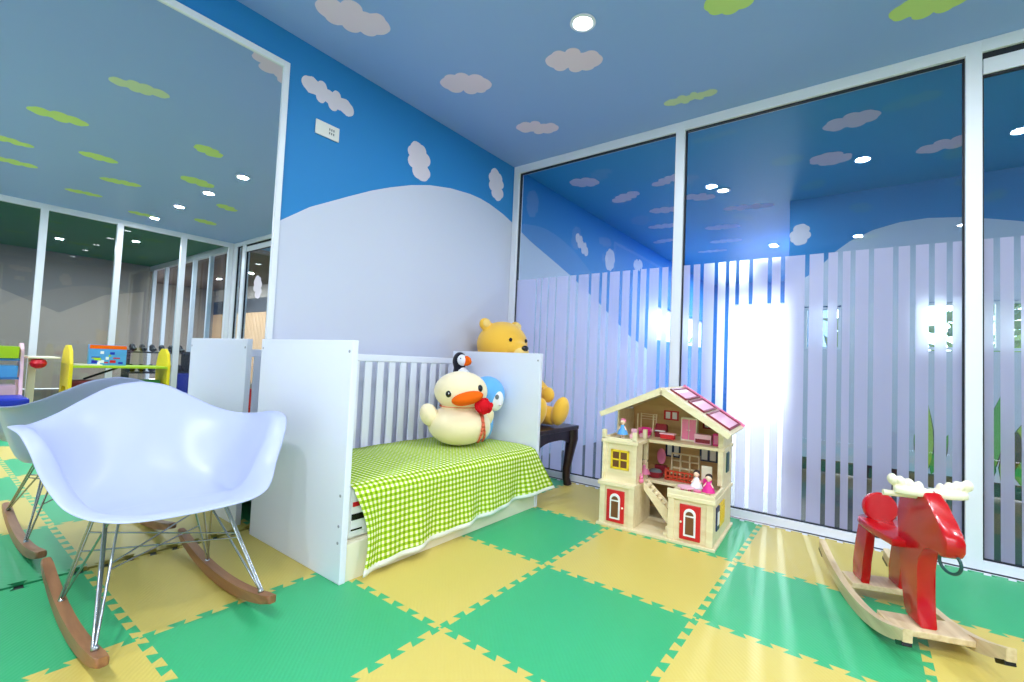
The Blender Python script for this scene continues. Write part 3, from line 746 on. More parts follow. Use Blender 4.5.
# blue round plush
bp_ = thing('plush_penguin', 'round light blue plush with a white face leaning on the far end panel', 'plush toy', (0.49, -0.835, 0.350), -0.62)
bp_.scale = (0.98, 0.98, 1.06)
m = MB(); m.ell((0, -0.02, 0.10), (0.07, 0.07, 0.10), 24, 16); m.ell((0.01, 0, 0.262), (0.100, 0.112, 0.105), 28, 18)
remesh(m.build('body', M['plush_b'], bp_, 180), 0.007, 3)
m = MB(); m.ell((0.068, 0.040, 0.240), (0.045, 0.048, 0.062), 18, 12); m.ell((0.040, -0.02, 0.09), (0.036, 0.045, 0.07), 18, 12)
m.build('face_patch', M['plush_w'], bp_, 180)
MB().ell((0.112, 0.036, 0.258), (0.006, 0.012, 0.014), 12, 8).build('eye', M['grey'], bp_, 180)
MB().ell((0.108, 0.058, 0.215), (0.010, 0.010, 0.006), 12, 8).build('beak', M['cloud'], bp_, 180)

# dark side bench behind the cot
bn = thing('side_bench', 'low dark brown wooden bench with curved legs behind the cot by the glass', 'bench', (0.45, -0.365, 0))
MB().box(-0.27, 0.275, -0.285, 0.265, 0.385, 0.412, 0.006).build('bench_top', M['dark_wood'], bn)
def apron_arc(L):   # apron with an arched lower edge
    return [(-L, 0.384), (-L, 0.28), (-L+0.03, 0.285)] + [(-L+0.05+(2*L-0.1)*k/10, 0.325-0.030*abs(2*k/10-1)**3) for k in range(11)] + [(L-0.03, 0.285), (L, 0.28), (L, 0.384)]
for s in (-1, 1):
    MB().prism(apron_arc(0.235), 'xz', -0.01+s*0.235, 0.01+s*0.235).build('apron', M['dark_wood'], bn)
    MB().prism(apron_arc(0.235), 'yz', -0.01+s*0.235, 0.01+s*0.235).build('apron', M['dark_wood'], bn)
for sx in (-1, 1):
    for sy in (-1, 1):
        pts = [(sx*0.235, sy*0.232, 0.385), (sx*0.238, sy*0.235, 0.32), (sx*0.226, sy*0.226, 0.22), (sx*0.214, sy*0.216, 0.12), (sx*0.213, sy*0.216, 0.05), (sx*0.224, sy*0.224, 0.001)]
        MB().tube([Vector(p) for p in pts], [0.044, 0.043, 0.034, 0.028, 0.026, 0.030], 10, up=Vector((0.3, 1, 0))).build('leg', M['dark_wood'], bn, 50)

# seated golden teddy bear (plain)
tb = thing('teddy_bear', 'big golden teddy bear sitting on the dark bench behind the cot end panel', 'plush toy', (0.235, -0.36, 0.4135), -0.16)
m = MB()
m.ell((0, 0, 0.21), (0.17, 0.18, 0.21), 28, 18); m.ell((-0.02, 0, 0.535), (0.178, 0.190, 0.170), 32, 20)
m.ell((0.125, 0, 0.500), (0.085, 0.085, 0.066), 20, 14)
for sy in (-1, 1):
    m.ell((-0.045, sy*0.150, 0.675), (0.028, 0.052, 0.046), 18, 12)
    m.tube([(0.05, sy*0.10, 0.078), (0.22, sy*0.11, 0.070), (0.40, sy*0.11, 0.066)], [0.078, 0.070, 0.062], 16)
    m.ell((0.455, sy*0.11, 0.105), (0.050, 0.064, 0.102), 20, 14, RY(0.30))
    m.tube([(0.0, sy*0.17, 0.35), (0.13, sy*0.19, 0.28), (0.28, sy*0.13, 0.215)], [0.06, 0.055, 0.05], 14)
    m.ell((0.345, sy*0.10, 0.205), (0.055, 0.042, 0.055), 16, 12)
remesh(m.build('body', M['plush_gold'], tb, 180), 0.010, 5)
m = MB(); m.ell((0.168, 0, 0.487), (0.052, 0.066, 0.046), 20, 12); m.build('muzzle', M['plush_tan'], tb, 180)
MB().ell((0.212, 0, 0.512), (0.018, 0.030, 0.021), 16, 10).build('nose', M['black'], tb, 180)
for sy in (-1, 1):
    MB().ell((0.143, sy*0.074, 0.568), (0.011, 0.012, 0.014), 14, 10).build('eye', M['black'], tb, 180)
    MB().ell((-0.024, sy*0.153, 0.679), (0.014, 0.034, 0.029), 14, 10).build('inner_ear', M['plush_tan'], tb, 180)

# ================================================================== ROCKING MOOSE
ms = thing('rocking_moose', 'red wooden rocking moose with cream antlers and birch rockers by the glass wall', 'rocking toy', (2.387, -0.812, 0), math.atan2(-0.943, 0.335))
def zm(x): return 0.018 + 0.62*x*x
for sy in (-1, 1):
    xs = [-0.362 + 0.724*k/20 for k in range(21)]
    poly = [(x, zm(x)-0.018) for x in xs] + [(x, zm(x)+0.026-0.006*abs(x)/0.36) for x in xs[::-1]]
    r = MB().prism(poly, 'xz', sy*0.116-0.0125, sy*0.116+0.0125, 0.004).build('side_rocker', M['birch'], ms, 40)
    for xe in (-0.345, 0.335):
        z = zm(xe)-0.018; sl = math.atan(1.24*xe)
        MB().box(-0.022, 0.022, sy*0.116-0.0128, sy*0.116+0.0128, -0.010, 0.004, 0.002, TR(xe, 0, z) @ RY(-sl)).build('rubber_stop', M['black'], r)
for xc in (0.185, -0.125):
    MB().box(xc-0.055, xc+0.055, -0.104, 0.104, 0.046, 0.066, 0.003).build('cross_board', M['birch'], ms)
body = [(0.078, 0.451), (0.12, 0.464), (0.17, 0.479), (0.216, 0.488), (0.232, 0.484), (0.260, 0.462), (0.286, 0.437), (0.312, 0.416), (0.340, 0.396), (0.354, 0.374), (0.353, 0.348), (0.340, 0.330), (0.322, 0.322),
        (0.306, 0.326), (0.290, 0.338), (0.265, 0.328), (0.235, 0.315), (0.212, 0.300), (0.205, 0.275), (0.198, 0.240), (0.190, 0.200), (0.190, 0.160), (0.200, 0.115), (0.214, 0.078), (0.216, 0.067), (0.125, 0.067), (0.118, 0.095),
        (0.105, 0.15), (0.092, 0.21), (0.080, 0.27), (0.070, 0.31), (0.070, 0.37)]
MB().prism(body, 'xz', -0.024, 0.024, 0.008).build('head_and_foreleg', M['red_lac'], ms, 40)
seat = [(x_+0.028, y_) for x_, y_ in [(0.10, -0.062), (0.10, 0.062), (-0.02, 0.074), (-0.12, 0.078)] + [(-0.12-0.085*math.sin(PI*k/10), 0.078*math.cos(PI*k/10)) for k in range(1, 10)] + [(-0.12, -0.078), (-0.02, -0.074)]]
MB().prism(seat, 'xy', 0.276, 0.300, 0.007).build('seat', M['red_lac'], ms, 40)
m = MB(); m.lathe([(0.001, -0.011), (0.051, -0.011), (0.056, -0.006), (0.056, 0.006), (0.051, 0.011), (0.001, 0.011)], 32, mtx=TR(-0.124, 0, 0.340) @ RY(PI/2-0.15))
m.build('backrest', M['red_lac'], ms, 40)
for sy in (-1, 1):
    lg = [(-0.115, 0.280), (-0.035, 0.280), (-0.050, 0.22), (-0.075, 0.15), (-0.082, 0.10), (-0.080, 0.066), (-0.165, 0.066), (-0.160, 0.12), (-0.140, 0.20)]
    MB().prism(lg, 'xz', sy*0.058-0.014, sy*0.058+0.014, 0.005).build('rear_leg', M['red_lac'], ms, 40)
for sy in (-1, 1):
    m = MB()
    m.prism([(0.155, 0.0*sy), (0.205, 0.0*sy), (0.212, 0.04*sy), (0.202, 0.075*sy), (0.186, 0.102*sy), (0.168, 0.102*sy), (0.156, 0.07*sy), (0.152, 0.035*sy)], 'xy', 0.474, 0.496, 0.006)
    for (ax, ay, az, ar) in ((0.176, 0.030, 0.500, 0.011), (0.172, 0.056, 0.505, 0.013), (0.168, 0.080, 0.510, 0.013), (0.172, 0.104, 0.516, 0.014)):
        m.ell((ax, ay*sy, az), (0.020, ar, 0.018), 14, 10)
    an = remesh(m.build('antler', M['cream'], ms, 50), 0.004, 2); an.location = (0.022, 0.008, -0.006); an.scale = (1, 0.93, 1)
MB().tube([(0.190, -0.112, 0.464), (0.190, 0.02, 0.464)], 0.0095, 12).build('handle', M['cream'], ms, 50)
m = MB(); m.tube([(0.322+0.028*math.sin(a), 0.012*math.sin(a), 0.310+0.030*math.cos(a)) for a in [2*PI*k/28 for k in range(28)]], 0.0045, 8, True, up=Vector((0, 1, 0.01)))
m.build('rein_ring', M['toy_green'], ms, 180)

# ================================================================== DOLLHOUSE
DW, DD = 0.560, 0.475
dh = thing('dollhouse', 'three-storey wooden dollhouse with red doors and pink skylights before the striped glass', 'dollhouse', (1.188, -0.700, 0.0), 0.05)
def dbox(name, x0, x1, y0, y1, z0, z1, mt_, par=None, bev=0.002): return MB().box(x0, x1, y0, y1, z0, z1, bev).build(name, mt_, par or dh)
dbox('base_plate', -0.012, DW+0.012, -0.012, DD, 0, 0.014, M['pine'])
F1, F2 = 0.224, 0.438
TL, TRx = 0.185, 0.355     # left tower right edge, right tower left edge
YF = 0.215                 # front of the rear section
# ground storey
def frame_window(par, name, cx, cz, wd, hh, y, mt_, panes=(2, 2), back=M['brown'], plane='xz', x=None):
    """window frame with muntins on a front (xz) or side (yz) face"""
    t = 0.007; f = MB(); d0, d1 = y-0.008, y+0.001
    def bx(u0, u1, v0, v1, a, b):
        if plane == 'xz': f.box(u0, u1, a, b, v0, v1)
        else: f.box(a, b, u0, u1, v0, v1)
    if plane == 'yz': d0, d1 = y-0.001, y+0.008
    bx(cx-wd/2, cx-wd/2+t*1.4, cz-hh/2, cz+hh/2, d0, d1); bx(cx+wd/2-t*1.4, cx+wd/2, cz-hh/2, cz+hh/2, d0, d1)
    bx(cx-wd/2, cx+wd/2, cz-hh/2, cz-hh/2+t*1.4, d0, d1); bx(cx-wd/2, cx+wd/2, cz+hh/2-t*1.4, cz+hh/2, d0, d1)
    for k in range(1, panes[0]): u = cx-wd/2+wd*k/panes[0]; bx(u-t/2, u+t/2, cz-hh/2, cz+hh/2, d0, d1)
    for k in range(1, panes[1]): v = cz-hh/2+hh*k/panes[1]; bx(cx-wd/2, cx+wd/2, v-t/2, v+t/2, d0, d1)
    f.mi = 1
    if plane == 'xz': f.box(cx-wd/2+0.002, cx+wd/2-0.002, y-0.002, y+0.001, cz-hh/2+0.002, cz+hh/2-0.002)
    else: f.box(y-0.001, y+0.002, cx-wd/2+0.002, cx+wd/2-0.002, cz-hh/2+0.002, cz+hh/2-0.002)
    return f.build(name, [mt_, back], par)
def toy_door(cx, mirror=1):
    d = dbox('door', cx-0.047, cx+0.047, -0.006, 0.004, 0.028, 0.190, M['toy_red'])
    ar = MB(); N_ = 12; z0, zm_, w2 = 0.046, 0.148, 0.027
    def arch(w_, zb, zt): return [(cx-w_, zb), (cx+w_, zb), (cx+w_, zt)] + [(cx+w_*math.cos(PI*k/N_), zt+w_*math.sin(PI*k/N_)) for k in range(1, N_)] + [(cx-w_, zt)]
    ar.prism(arch(w2, z0, zm_), 'xz', -0.011, -0.004); ar.mi = 1
    ar.prism([(cx-0.019, 0.055), (cx+0.019, 0.055), (cx+0.019, 0.136), (cx-0.019, 0.136)], 'xz', -0.0118, -0.006)
    ar.prism([(cx-0.018, 0.143)] + [(cx+0.018*math.cos(PI*k/N_), 0.145+0.018*math.sin(PI*k/N_)) for k in range(N_, -1, -1)][:0] + [(cx+0.018*math.cos(PI*k/N_), 0.144+0.018*math.sin(PI*k/N_)) for k in range(0, N_+1)], 'xz', -0.0118, -0.006)
    ar.build('arched_window', [M['white'], M['brown']], d)
    MB().ell((cx+mirror*0.040, -0.010, 0.108), (0.0055, 0.0055, 0.0055), 12, 8).build('knob', M['cream'], d, 180)
for (a, b) in ((0.0, TL), (TRx, DW)):
    dbox('tower_front', a, b, 0.004, 0.014, 0.014, F1-0.01, M['pine'])
    for px in (a, b-0.03): dbox('corner_post', px, px+0.03, -0.004, 0.02, 0.014, F1-0.012, M['pine'])
dbox('tower_wall', TL-0.012, TL, 0.016, YF+0.05, 0.014, F1-0.01, M['pine']); dbox('tower_wall', TRx, TRx+0.012, 0.016, YF+0.05, 0.014, F1-0.01, M['pine'])
dbox('side_wall', 0.0, 0.010, 0.016, DD-0.01, 0.014, F2, M['pine'])
dbox('side_wall', DW-0.010, DW, 0.016, DD-0.01, 0.014, F1-0.01, M['pine'])
dbox('side_wall', DW-0.010, DW, YF, DD-0.01, F1, F2, M['pine'])
m = MB()          # back wall with real window openings
zz = [(0.014, 0.10), (0.10, 0.17), (0.17, F1)]
m.box(0.0, DW, DD-0.012, DD-0.004, 0.014, 0.10); m.box(0, 0.285, DD-0.012, DD-0.004, 0.10, 0.175); m.box(0.335, DW, DD-0.012, DD-0.004, 0.10, 0.175); m.box(0, DW, DD-0.012, DD-0.004, 0.175, F1+0.10)
m.box(0, 0.235, DD-0.012, DD-0.004, F1+0.10, F1+0.175); m.box(0.285, 0.415, DD-0.012, DD-0.004, F1+0.10, F1+0.175); m.box(0.475, DW, DD-0.012, DD-0.004, F1+0.10, F1+0.175); m.box(0, DW, DD-0.012, DD-0.004, F1+0.175, F2)
m.build('back_wall', M['plywood'], dh)
toy_door(0.088, 1); toy_door(0.458, -1)
def slab(name, z):
    m = MB(); m.box(-0.008, DW+0.008, YF-0.01, DD, z-0.012, z+0.004, 0.002); return m
m = slab('f', F1); m.box(-0.010, TL+0.004, -0.010, YF, F1-0.014, F1+0.006, 0.002); m.box(TRx-0.004, DW+0.010, -0.010, YF, F1-0.014, F1+0.006, 0.002); m.build('middle_floor', M['pine'], dh)
m = slab('f', F2); m.box(-0.010, TL+0.004, 0.02, YF, F2-0.012, F2+0.006, 0.002); m.build('attic_floor', M['pine'], dh)
# left block second storey
dbox('block_front', 0.0, TL-0.002, 0.030, 0.040, F1, F2-0.01, M['pine']); dbox('block_wall', TL-0.012, TL-0.002, 0.04, 0.12, F1, F2-0.01, M['pine'])
for px in (-0.002, TL-0.028): dbox('corner_post', px, px+0.026, 0.024, 0.046, F1, F2-0.01, M['pine'])
frame_window(dh, 'front_window', 0.094, F1+0.120, 0.098, 0.100, 0.030, M['toy_yel'])
# terrace parapet, balcony rails
m = MB(); m.box(TRx-0.004, DW+0.008, -0.008, 0.004, F1, F1+0.030, 0.002); m.box(DW-0.004, DW+0.008, 0.004, YF, F1, F1+0.030, 0.002); m.build('terrace_parapet', M['pine'], dh)
m = MB(); m.box(-0.008, TL, 0.022, 0.034, F2, F2+0.018, 0.002); m.box(-0.008, 0.004, 0.034, YF, F2, F2+0.018, 0.002); m.build('balcony_rail', M['pine'], dh)
for (px, py) in ((-0.008, 0.022), (TL-0.026, 0.022), (TL-0.03, YF-0.02)): dbox('balcony_post', px, px+0.022, py, py+0.020, F2, F2+0.055, M['pine'])
for (px, z0, z1) in ((DW-0.024, F1+0.03, F2), (DW-0.024, F2, F2+0.10), (TL-0.028, F1, F2)): dbox('post', px, px+0.022, YF-0.004, YF+0.018, z0, z1, M['pine'])
# attic: gable back wall, knee wall, roof
AX, AZ = 0.285, 0.722
m = MB(); m.prism([(0, F2), (DW, F2), (DW, 0.553), (AX, AZ-0.002), (0.0, 0.586)], 'xz', DD-0.012, DD-0.004); m.build('gable_wall', M['plywood'], dh)
dbox('knee_wall', DW-0.010, DW, YF, DD-0.01, F2, 0.549, M['pine']); dbox('knee_wall', 0, 0.010, YF, DD-0.01, F2, 0.582, M['pine'])
EL, ER = (-0.045, 0.566), (DW+0.050, 0.522)
RY0, RY1 = 0.085, DD+0.02
def roof_panel(e, name):
    d = Vector((e[0]-AX, e[1]-AZ)); n = Vector((-d.y, d.x)).normalized()
    if n.y < 0: n = -n
    n *= 0.011
    return MB().prism([(AX, AZ), e, (e[0]+n.x, e[1]+n.y), (AX+n.x, AZ+n.y)] if True else [], 'xz', RY0, RY1).build(name, M['pine'], dh)
roof_panel(EL, 'roof_panel'); rp = roof_panel(ER, 'roof_panel')
for e, (s0, s1) in ((EL, (0, 1)), (ER, (0, 1))):     # barge boards along the front edge
    d = Vector((e[0]-AX, e[1]-AZ)); n = Vector((-d.y, d.x)).normalized()
    if n.y < 0: n = -n
    MB().prism([(AX-n.x*0.02, AZ-n.y*0.02-0.002), (e[0]-n.x*0.014, e[1]-n.y*0.014), (e[0]+n.x*0.013, e[1]+n.y*0.013), (AX+n.x*0.013, AZ+n.y*0.013)], 'xz', RY0-0.012, RY0).build('barge_board', M['pine'], dh)
d = Vector((ER[0]-AX, 0, ER[1]-AZ)); Lr = d.length; ang = math.atan2(-d.z, d.x)
RM = TR(AX, 0, AZ) @ RY(ang)
def sky(u0, u1, v0, v1):
    f = MB(); t = 0.010
    f.box(u0, u1, v0, v0+t, 0.010, 0.020, 0, RM); f.box(u0, u1, v1-t, v1, 0.010, 0.020, 0, RM); f.box(u0, u0+t, v0, v1, 0.010, 0.020, 0, RM); f.box(u1-t, u1, v0, v1, 0.010, 0.020, 0, RM)
    f.mi = 1; f.box(u0+t, u1-t, v0+t, v1-t, 0.0105, 0.014, 0, RM)
    return f.build('skylight', [M['toy_maroon'], M['toy_pale_pink']], rp)
sky(0.02, 0.115, RY0+0.06, RY1-0.03); sky(0.125, 0.22, RY0+0.06, RY1-0.03); sky(0.23, Lr-0.02, RY0+0.06, RY1-0.03)
m = MB(); m.box(0.0, Lr, RY1-0.020, RY1, 0.011, 0.024, 0, RM); m.build('roof_edge', M['toy_pink'], rp)
# shuttered windows
def shutters(cx, cz, wd, hh, mt_, y):
    f = MB(); f.box(cx-wd/2, cx-wd/2+0.010, y-0.006, y, cz-hh/2, cz+hh/2); f.box(cx+wd/2-0.010, cx+wd/2, y-0.006, y, cz-hh/2, cz+hh/2); f.box(cx-0.006, cx+0.006, y-0.006, y, cz-hh/2, cz+hh/2)
    f.box(cx-wd/2, cx+wd/2, y-0.0058, y, cz-hh/2, cz-hh/2+0.008); f.box(cx-wd/2, cx+wd/2, y-0.0058, y, cz+hh/2-0.008, cz+hh/2); f.mi = 1
    f.box(cx-wd/2+0.008, cx+wd/2-0.008, y-0.003, y-0.0005, cz-hh/2+0.006, cz+hh/2-0.006)
    f.build('rear_window', [mt_, M['white']], dh)
yb_ = DD-0.012
shutters(0.250, F1+0.140, 0.085, 0.090, M['toy_navy'], yb_); shutters(0.445, F1+0.140, 0.095, 0.085, M['toy_navy'], yb_)
shutters(0.235, F2+0.120, 0.085, 0.055, M['toy_red'], yb_); shutters(0.445, F2+0.090, 0.070, 0.050, M['toy_maroon'], yb_); shutters(0.31, 0.137, 0.06, 0.075, M['toy_navy'], yb_)
# side windows on the right wall
dbox('shutter', DW-0.001, DW+0.006, 0.300, 0.365, F1+0.085, F1+0.185, M['toy_green'])
for (y0, y1, mm) in ((0.060, 0.125, M['toy_navy']), (0.130, 0.170, M['toy_yel']), (0.175, 0.215, M['toy_yel']), (0.222, 0.262, M['toy_yel'])):
    s = dbox('shutter', DW-0.001, DW+0.006, y0, y1, 0.075, 0.185, mm)
    MB().box(DW+0.005, DW+0.008, y0+0.012, y1-0.012, 0.10, 0.16).build('shutter_panel', M['white'] if mm is M['toy_navy'] else M['toy_yel'], s)
# staircase
m = MB(); n_ = 7
x0, z0_, x1_, z1_ = 0.205, F1+0.012, 0.335, 0.085
for sy in (0.090, 0.160):
    m.prism([(x0, z0_), (x0, z0_-0.035), (x1_-0.01, z1_-0.03), (x1_+0.02, z1_-0.02), (x1_+0.02, z1_+0.015)], 'xz', sy-0.004, sy+0.004)
for k in range(n_):
    t = (k+0.5)/n_; m.box(x0+(x1_-x0)*t-0.012, x0+(x1_-x0)*t+0.014, 0.092, 0.158, z0_+(z1_-z0_)*t-0.012, z0_+(z1_-z0_)*t-0.004)
for k in range(4): m.box(0.330, 0.392, 0.155-0.034*(k+1), 0.160, 0.014, 0.085-0.018*k, 0.001)
m.build('staircase', M['pine'], dh)
def DH(x, y, z):
    c, s = math.cos(0.05), math.sin(0.05); return (1.188 + c*x - s*y, -0.700 + s*x + c*y, z)
def toy(name, label, cat, x, y, z, rz=0.0): return thing(name, label, cat, DH(x, y, z+0.0005), 0.05+rz)
ZA, ZM = F2+0.0045, F1+0.0045
G = 'dollhouse furniture'
t = toy('toy_wardrobe', 'pink toy wardrobe with pale frame standing in the dollhouse attic', 'toy furniture', 0.370, 0.33, ZA)
MB().box(-0.042, 0.042, -0.02, 0.02, 0, 0.125, 0.002).build('cabinet', M['cream'], t)
for s in (-1, 1):
    d = MB().box(min(s*0.002, s*0.036), max(s*0.002, s*0.036), -0.024, -0.019, 0.010, 0.117, 0.001).build('door', M['toy_pink'], t)
    MB().ell((s*0.006, -0.026, 0.06), (0.003, 0.003, 0.003), 8, 6).build('knob', M['cream'], d)
t = toy('toy_dresser', 'pale pink toy dresser with dark red drawer in the attic near the right roof edge', 'toy furniture', 0.450, 0.29, ZA)
MB().box(-0.042, 0.042, -0.022, 0.022, 0, 0.050, 0.002).build('body', M['toy_pale_pink'], t); MB().box(-0.036, 0.036, -0.025, -0.021, 0.006, 0.026).build('drawer', M['toy_maroon'], t)
t = toy('toy_cabinet', 'small magenta toy cabinet in the attic corner beside the pink dresser', 'toy furniture', 0.520, 0.29, ZA)
MB().box(-0.020, 0.020, -0.020, 0.020, 0, 0.060, 0.002).build('body', M['toy_mag'], t); MB().box(-0.015, 0.015, -0.022, -0.019, 0.008, 0.052).build('door', M['toy_pink'], t)
t = toy('toy_table', 'small red toy table in the middle of the dollhouse attic', 'toy furniture', 0.270, 0.27, ZA)
MB().box(-0.040, 0.040, -0.022, 0.022, 0.030, 0.036, 0.001).build('tabletop', M['toy_pale_pink'], t); MB().box(-0.036, 0.036, -0.018, 0.018, 0.006, 0.030).build('box_base', M['toy_red'], t)
t = toy('toy_desk', 'dark maroon toy desk behind the red table in the attic', 'toy furniture', 0.215, 0.34, ZA)
MB().prism([(-0.02, 0), (0.02, 0), (0.02, 0.065), (-0.005, 0.075), (-0.02, 0.05)], 'yz', -0.030, 0.030).build('body', M['toy_maroon'], t); MB().box(-0.028, 0.028, -0.034, -0.02, 0.035, 0.040).build('desk_panel', M['white'], t)
t = toy('toy_bunk_bed', 'pine toy bunk frame with pink bedding at the left of the attic', 'toy furniture', 0.125, 0.36, ZA)
for (px, py) in ((-0.045, -0.03), (0.045, -0.03), (-0.045, 0.03), (0.045, 0.03)): MB().box(px-0.003, px+0.003, py-0.003, py+0.003, 0, 0.12).build('post', M['pine'], t)
m = MB()
for z in (0.09, 0.105, 0.118): m.box(-0.045, 0.045, 0.028, 0.032, z-0.003, z)
m.build('headboard_rails', M['pine'], t); MB().box(-0.043, 0.043, -0.03, 0.03, 0.020, 0.040, 0.004).build('bedding', M['toy_pink'], t)
t = toy('toy_armchair', 'magenta toy armchair with white seat beside the bunk in the attic', 'toy furniture', 0.150, 0.25, ZA)
MB().box(-0.024, 0.024, -0.02, 0.02, 0.0, 0.022, 0.003).build('seat', M['toy_pale_pink'], t); MB().box(-0.024, 0.024, 0.014, 0.024, 0.02, 0.055, 0.004).build('backrest', M['toy_mag'], t)
for s in (-1, 1): MB().box(s*0.024-0.005, s*0.024+0.005, -0.02, 0.02, 0.015, 0.035, 0.002).build('armrest', M['toy_mag'], t)
# middle storey
t = toy('toy_sofa', 'long brick red toy sofa frame on the dollhouse middle floor', 'toy furniture', 0.345, 0.29, ZM)
MB().box(-0.080, 0.080, -0.025, 0.025, 0.016, 0.026, 0.002).build('seat', M['toy_brick'], t)
m = MB(); m.box(-0.080, 0.080, -0.027, -0.021, 0.046, 0.054)
m.box(-0.080, 0.080, -0.027, -0.021, 0.0, 0.010)
for k in range(9): m.box(-0.080+k*0.0192, -0.074+k*0.0192, -0.026, -0.022, 0.008, 0.048)
m.build('front_rail', M['toy_brick'], t)
for s in (-1, 1): MB().box(s*0.080-0.005, s*0.080+0.005, -0.027, 0.025, 0, 0.058, 0.001).build('end_frame', M['toy_brick'], t)
t = toy('toy_shelf', 'open cream toy shelf with square holes behind the red sofa', 'toy furniture', 0.335, 0.40, ZM)
m = MB()
for x in (-0.075, -0.028, 0.022, 0.071): m.box(x, x+0.005, -0.012, 0.012, 0, 0.125)
for z in (0.0, 0.042, 0.083, 0.121): m.box(-0.075, 0.076, -0.012, 0.012, z, z+0.005)
m.build('shelf_frame', M['pine'], t)
t = toy('toy_bathtub', 'red toy tub with grey cushion on the left of the middle floor', 'toy furniture', 0.205, 0.28, ZM)
MB().lathe([(0.030, 0), (0.042, 0.012), (0.046, 0.032), (0.040, 0.032), (0.036, 0.014), (0.001, 0.012)], 24).build('tub', M['toy_maroon'], t, 40); MB().ell((0, 0, 0.03), (0.036, 0.036, 0.016), 16, 10).build('cushion', M['grey'], t, 180)
t = toy('toy_mirror', 'pink framed toy dressing mirror against the left wall of the middle floor', 'toy furniture', 0.200, 0.40, ZM)
MB().box(-0.032, 0.032, -0.016, 0.016, 0, 0.045, 0.002).build('cabinet', M['toy_maroon'], t); MB().ell((0, 0.006, 0.095), (0.026, 0.005, 0.045), 18, 12).build('mirror_oval', M['toy_pink'], t, 180)
t = toy('toy_chair', 'white high-backed toy chair with pink seat on the right of the middle floor', 'toy furniture', 0.475, 0.245, ZM)
MB().box(-0.026, 0.026, -0.024, 0.024, 0.026, 0.032, 0.001).build('seat', M['toy_pink'], t); MB().box(-0.026, 0.026, 0.019, 0.025, 0.03, 0.105, 0.002).build('backrest', M['cream'], t)
for (px, py) in ((-0.023, -0.021), (0.023, -0.021), (-0.023, 0.021), (0.023, 0.021)): MB().box(px-0.003, px+0.003, py-0.003, py+0.003, 0, 0.027).build('leg', M['cream'], t)
t = toy('toy_coffee_table', 'low pale pink toy table on the dollhouse terrace', 'toy furniture', 0.420, 0.070, F1+0.0065)
MB().lathe([(0.001, 0.022), (0.040, 0.022), (0.040, 0.028), (0.001, 0.028)], 22).build('tabletop', M['toy_pale_pink'], t)
for a in range(4): MB().box(0.025*math.cos(a*PI/2+0.78)-0.003, 0.025*math.cos(a*PI/2+0.78)+0.003, 0.025*math.sin(a*PI/2+0.78)-0.003, 0.025*math.sin(a*PI/2+0.78)+0.003, 0, 0.023).build('leg', M['toy_pink'], t)
t = toy('toy_stool', 'little pink toy stool at the front of the terrace beside the low table', 'toy furniture', 0.480, 0.035, F1+0.0065)
MB().lathe([(0.012, 0), (0.016, 0.018), (0.018, 0.026), (0.001, 0.028)], 16).build('stool_body', M['toy_pink'], t)
t = toy('toy_tulip_chair', 'magenta toy chair at the back of the dollhouse terrace', 'toy furniture', 0.500, 0.145, F1+0.0065)
MB().box(-0.020, 0.020, -0.018, 0.018, 0.018, 0.024, 0.001).build('seat', M['toy_mag'], t); MB().box(-0.020, 0.020, 0.014, 0.019, 0.022, 0.060, 0.001).build('backrest', M['toy_mag'], t)
for s in (-1, 1): MB().box(s*0.017-0.003, s*0.017+0.003, -0.016, 0.016, 0, 0.019).build('leg_frame', M['toy_mag'], t)
def doll(label, x, y, z, dress, hair, rz=0.0, name='toy_doll'):
    t = toy(name, label, 'doll', x, y, z, rz)
    m = MB(); m.ell((0, 0, 0.088), (0.014, 0.014, 0.015), 16, 12); m.tube([(0, 0, 0.045), (0, 0, 0.078)], [0.012, 0.006], 10)
    for s in (-1, 1):
        m.tube([(s*0.006, 0, 0.001), (s*0.006, 0, 0.048)], [0.004, 0.005], 8); m.tube([(s*0.008, 0, 0.066), (s*0.022, -0.006, 0.046)], [0.004, 0.003], 8)
    m.build('body', M['skin'], t, 60)
    MB().lathe([(0.030, 0.022), (0.024, 0.040), (0.012, 0.056), (0.011, 0.070), (0.004, 0.074)], 18).build('dress', dress, t, 60)
    MB().ell((0, 0.004, 0.093), (0.016, 0.015, 0.015), 16, 10).build('hair', hair, t, 180)
    return t
doll('toy doll with dark hair and bright magenta dress on the terrace corner', 0.545-0.02, 0.060, F1+0.0065, M['toy_mag'], M['hair'])
doll('toy doll in white dress with dark hair at the terrace middle', 0.460, 0.105, F1+0.0065, M['white'], M['hair'])
doll('toy doll in blue dress with pink hat on the left attic balcony', 0.075, 0.105, F2+0.0065, M['rblue'], M['toy_pink'])
doll('toy doll in pink dress standing beside the red tub', 0.165, 0.235-0.015, ZM, M['toy_pink'], M['hair'])
t = toy('toy_chair', 'pale pink toy chair on the attic balcony next to the blue doll', 'toy furniture', 0.115, 0.16, F2+0.0065)
MB().box(-0.016, 0.016, -0.015, 0.015, 0, 0.022, 0.002).build('seat', M['toy_pale_pink'], t); MB().box(-0.016, 0.016, 0.011, 0.016, 0.02, 0.05, 0.002).build('backrest', M['toy_pale_pink'], t)
t = toy('toy_rabbit', 'tiny pink toy figure sitting at the top of the dollhouse stairs', 'toy', 0.195, 0.075, F1+0.0065)
m = MB(); m.ell((0, 0, 0.012), (0.012, 0.012, 0.012), 14, 10); m.ell((0, 0, 0.030), (0.010, 0.010, 0.010), 14, 10)
for s in (-1, 1): m.ell((s*0.005, 0, 0.044), (0.003, 0.002, 0.009), 8, 6)
m.build('body', M['toy_pink'], t, 180)

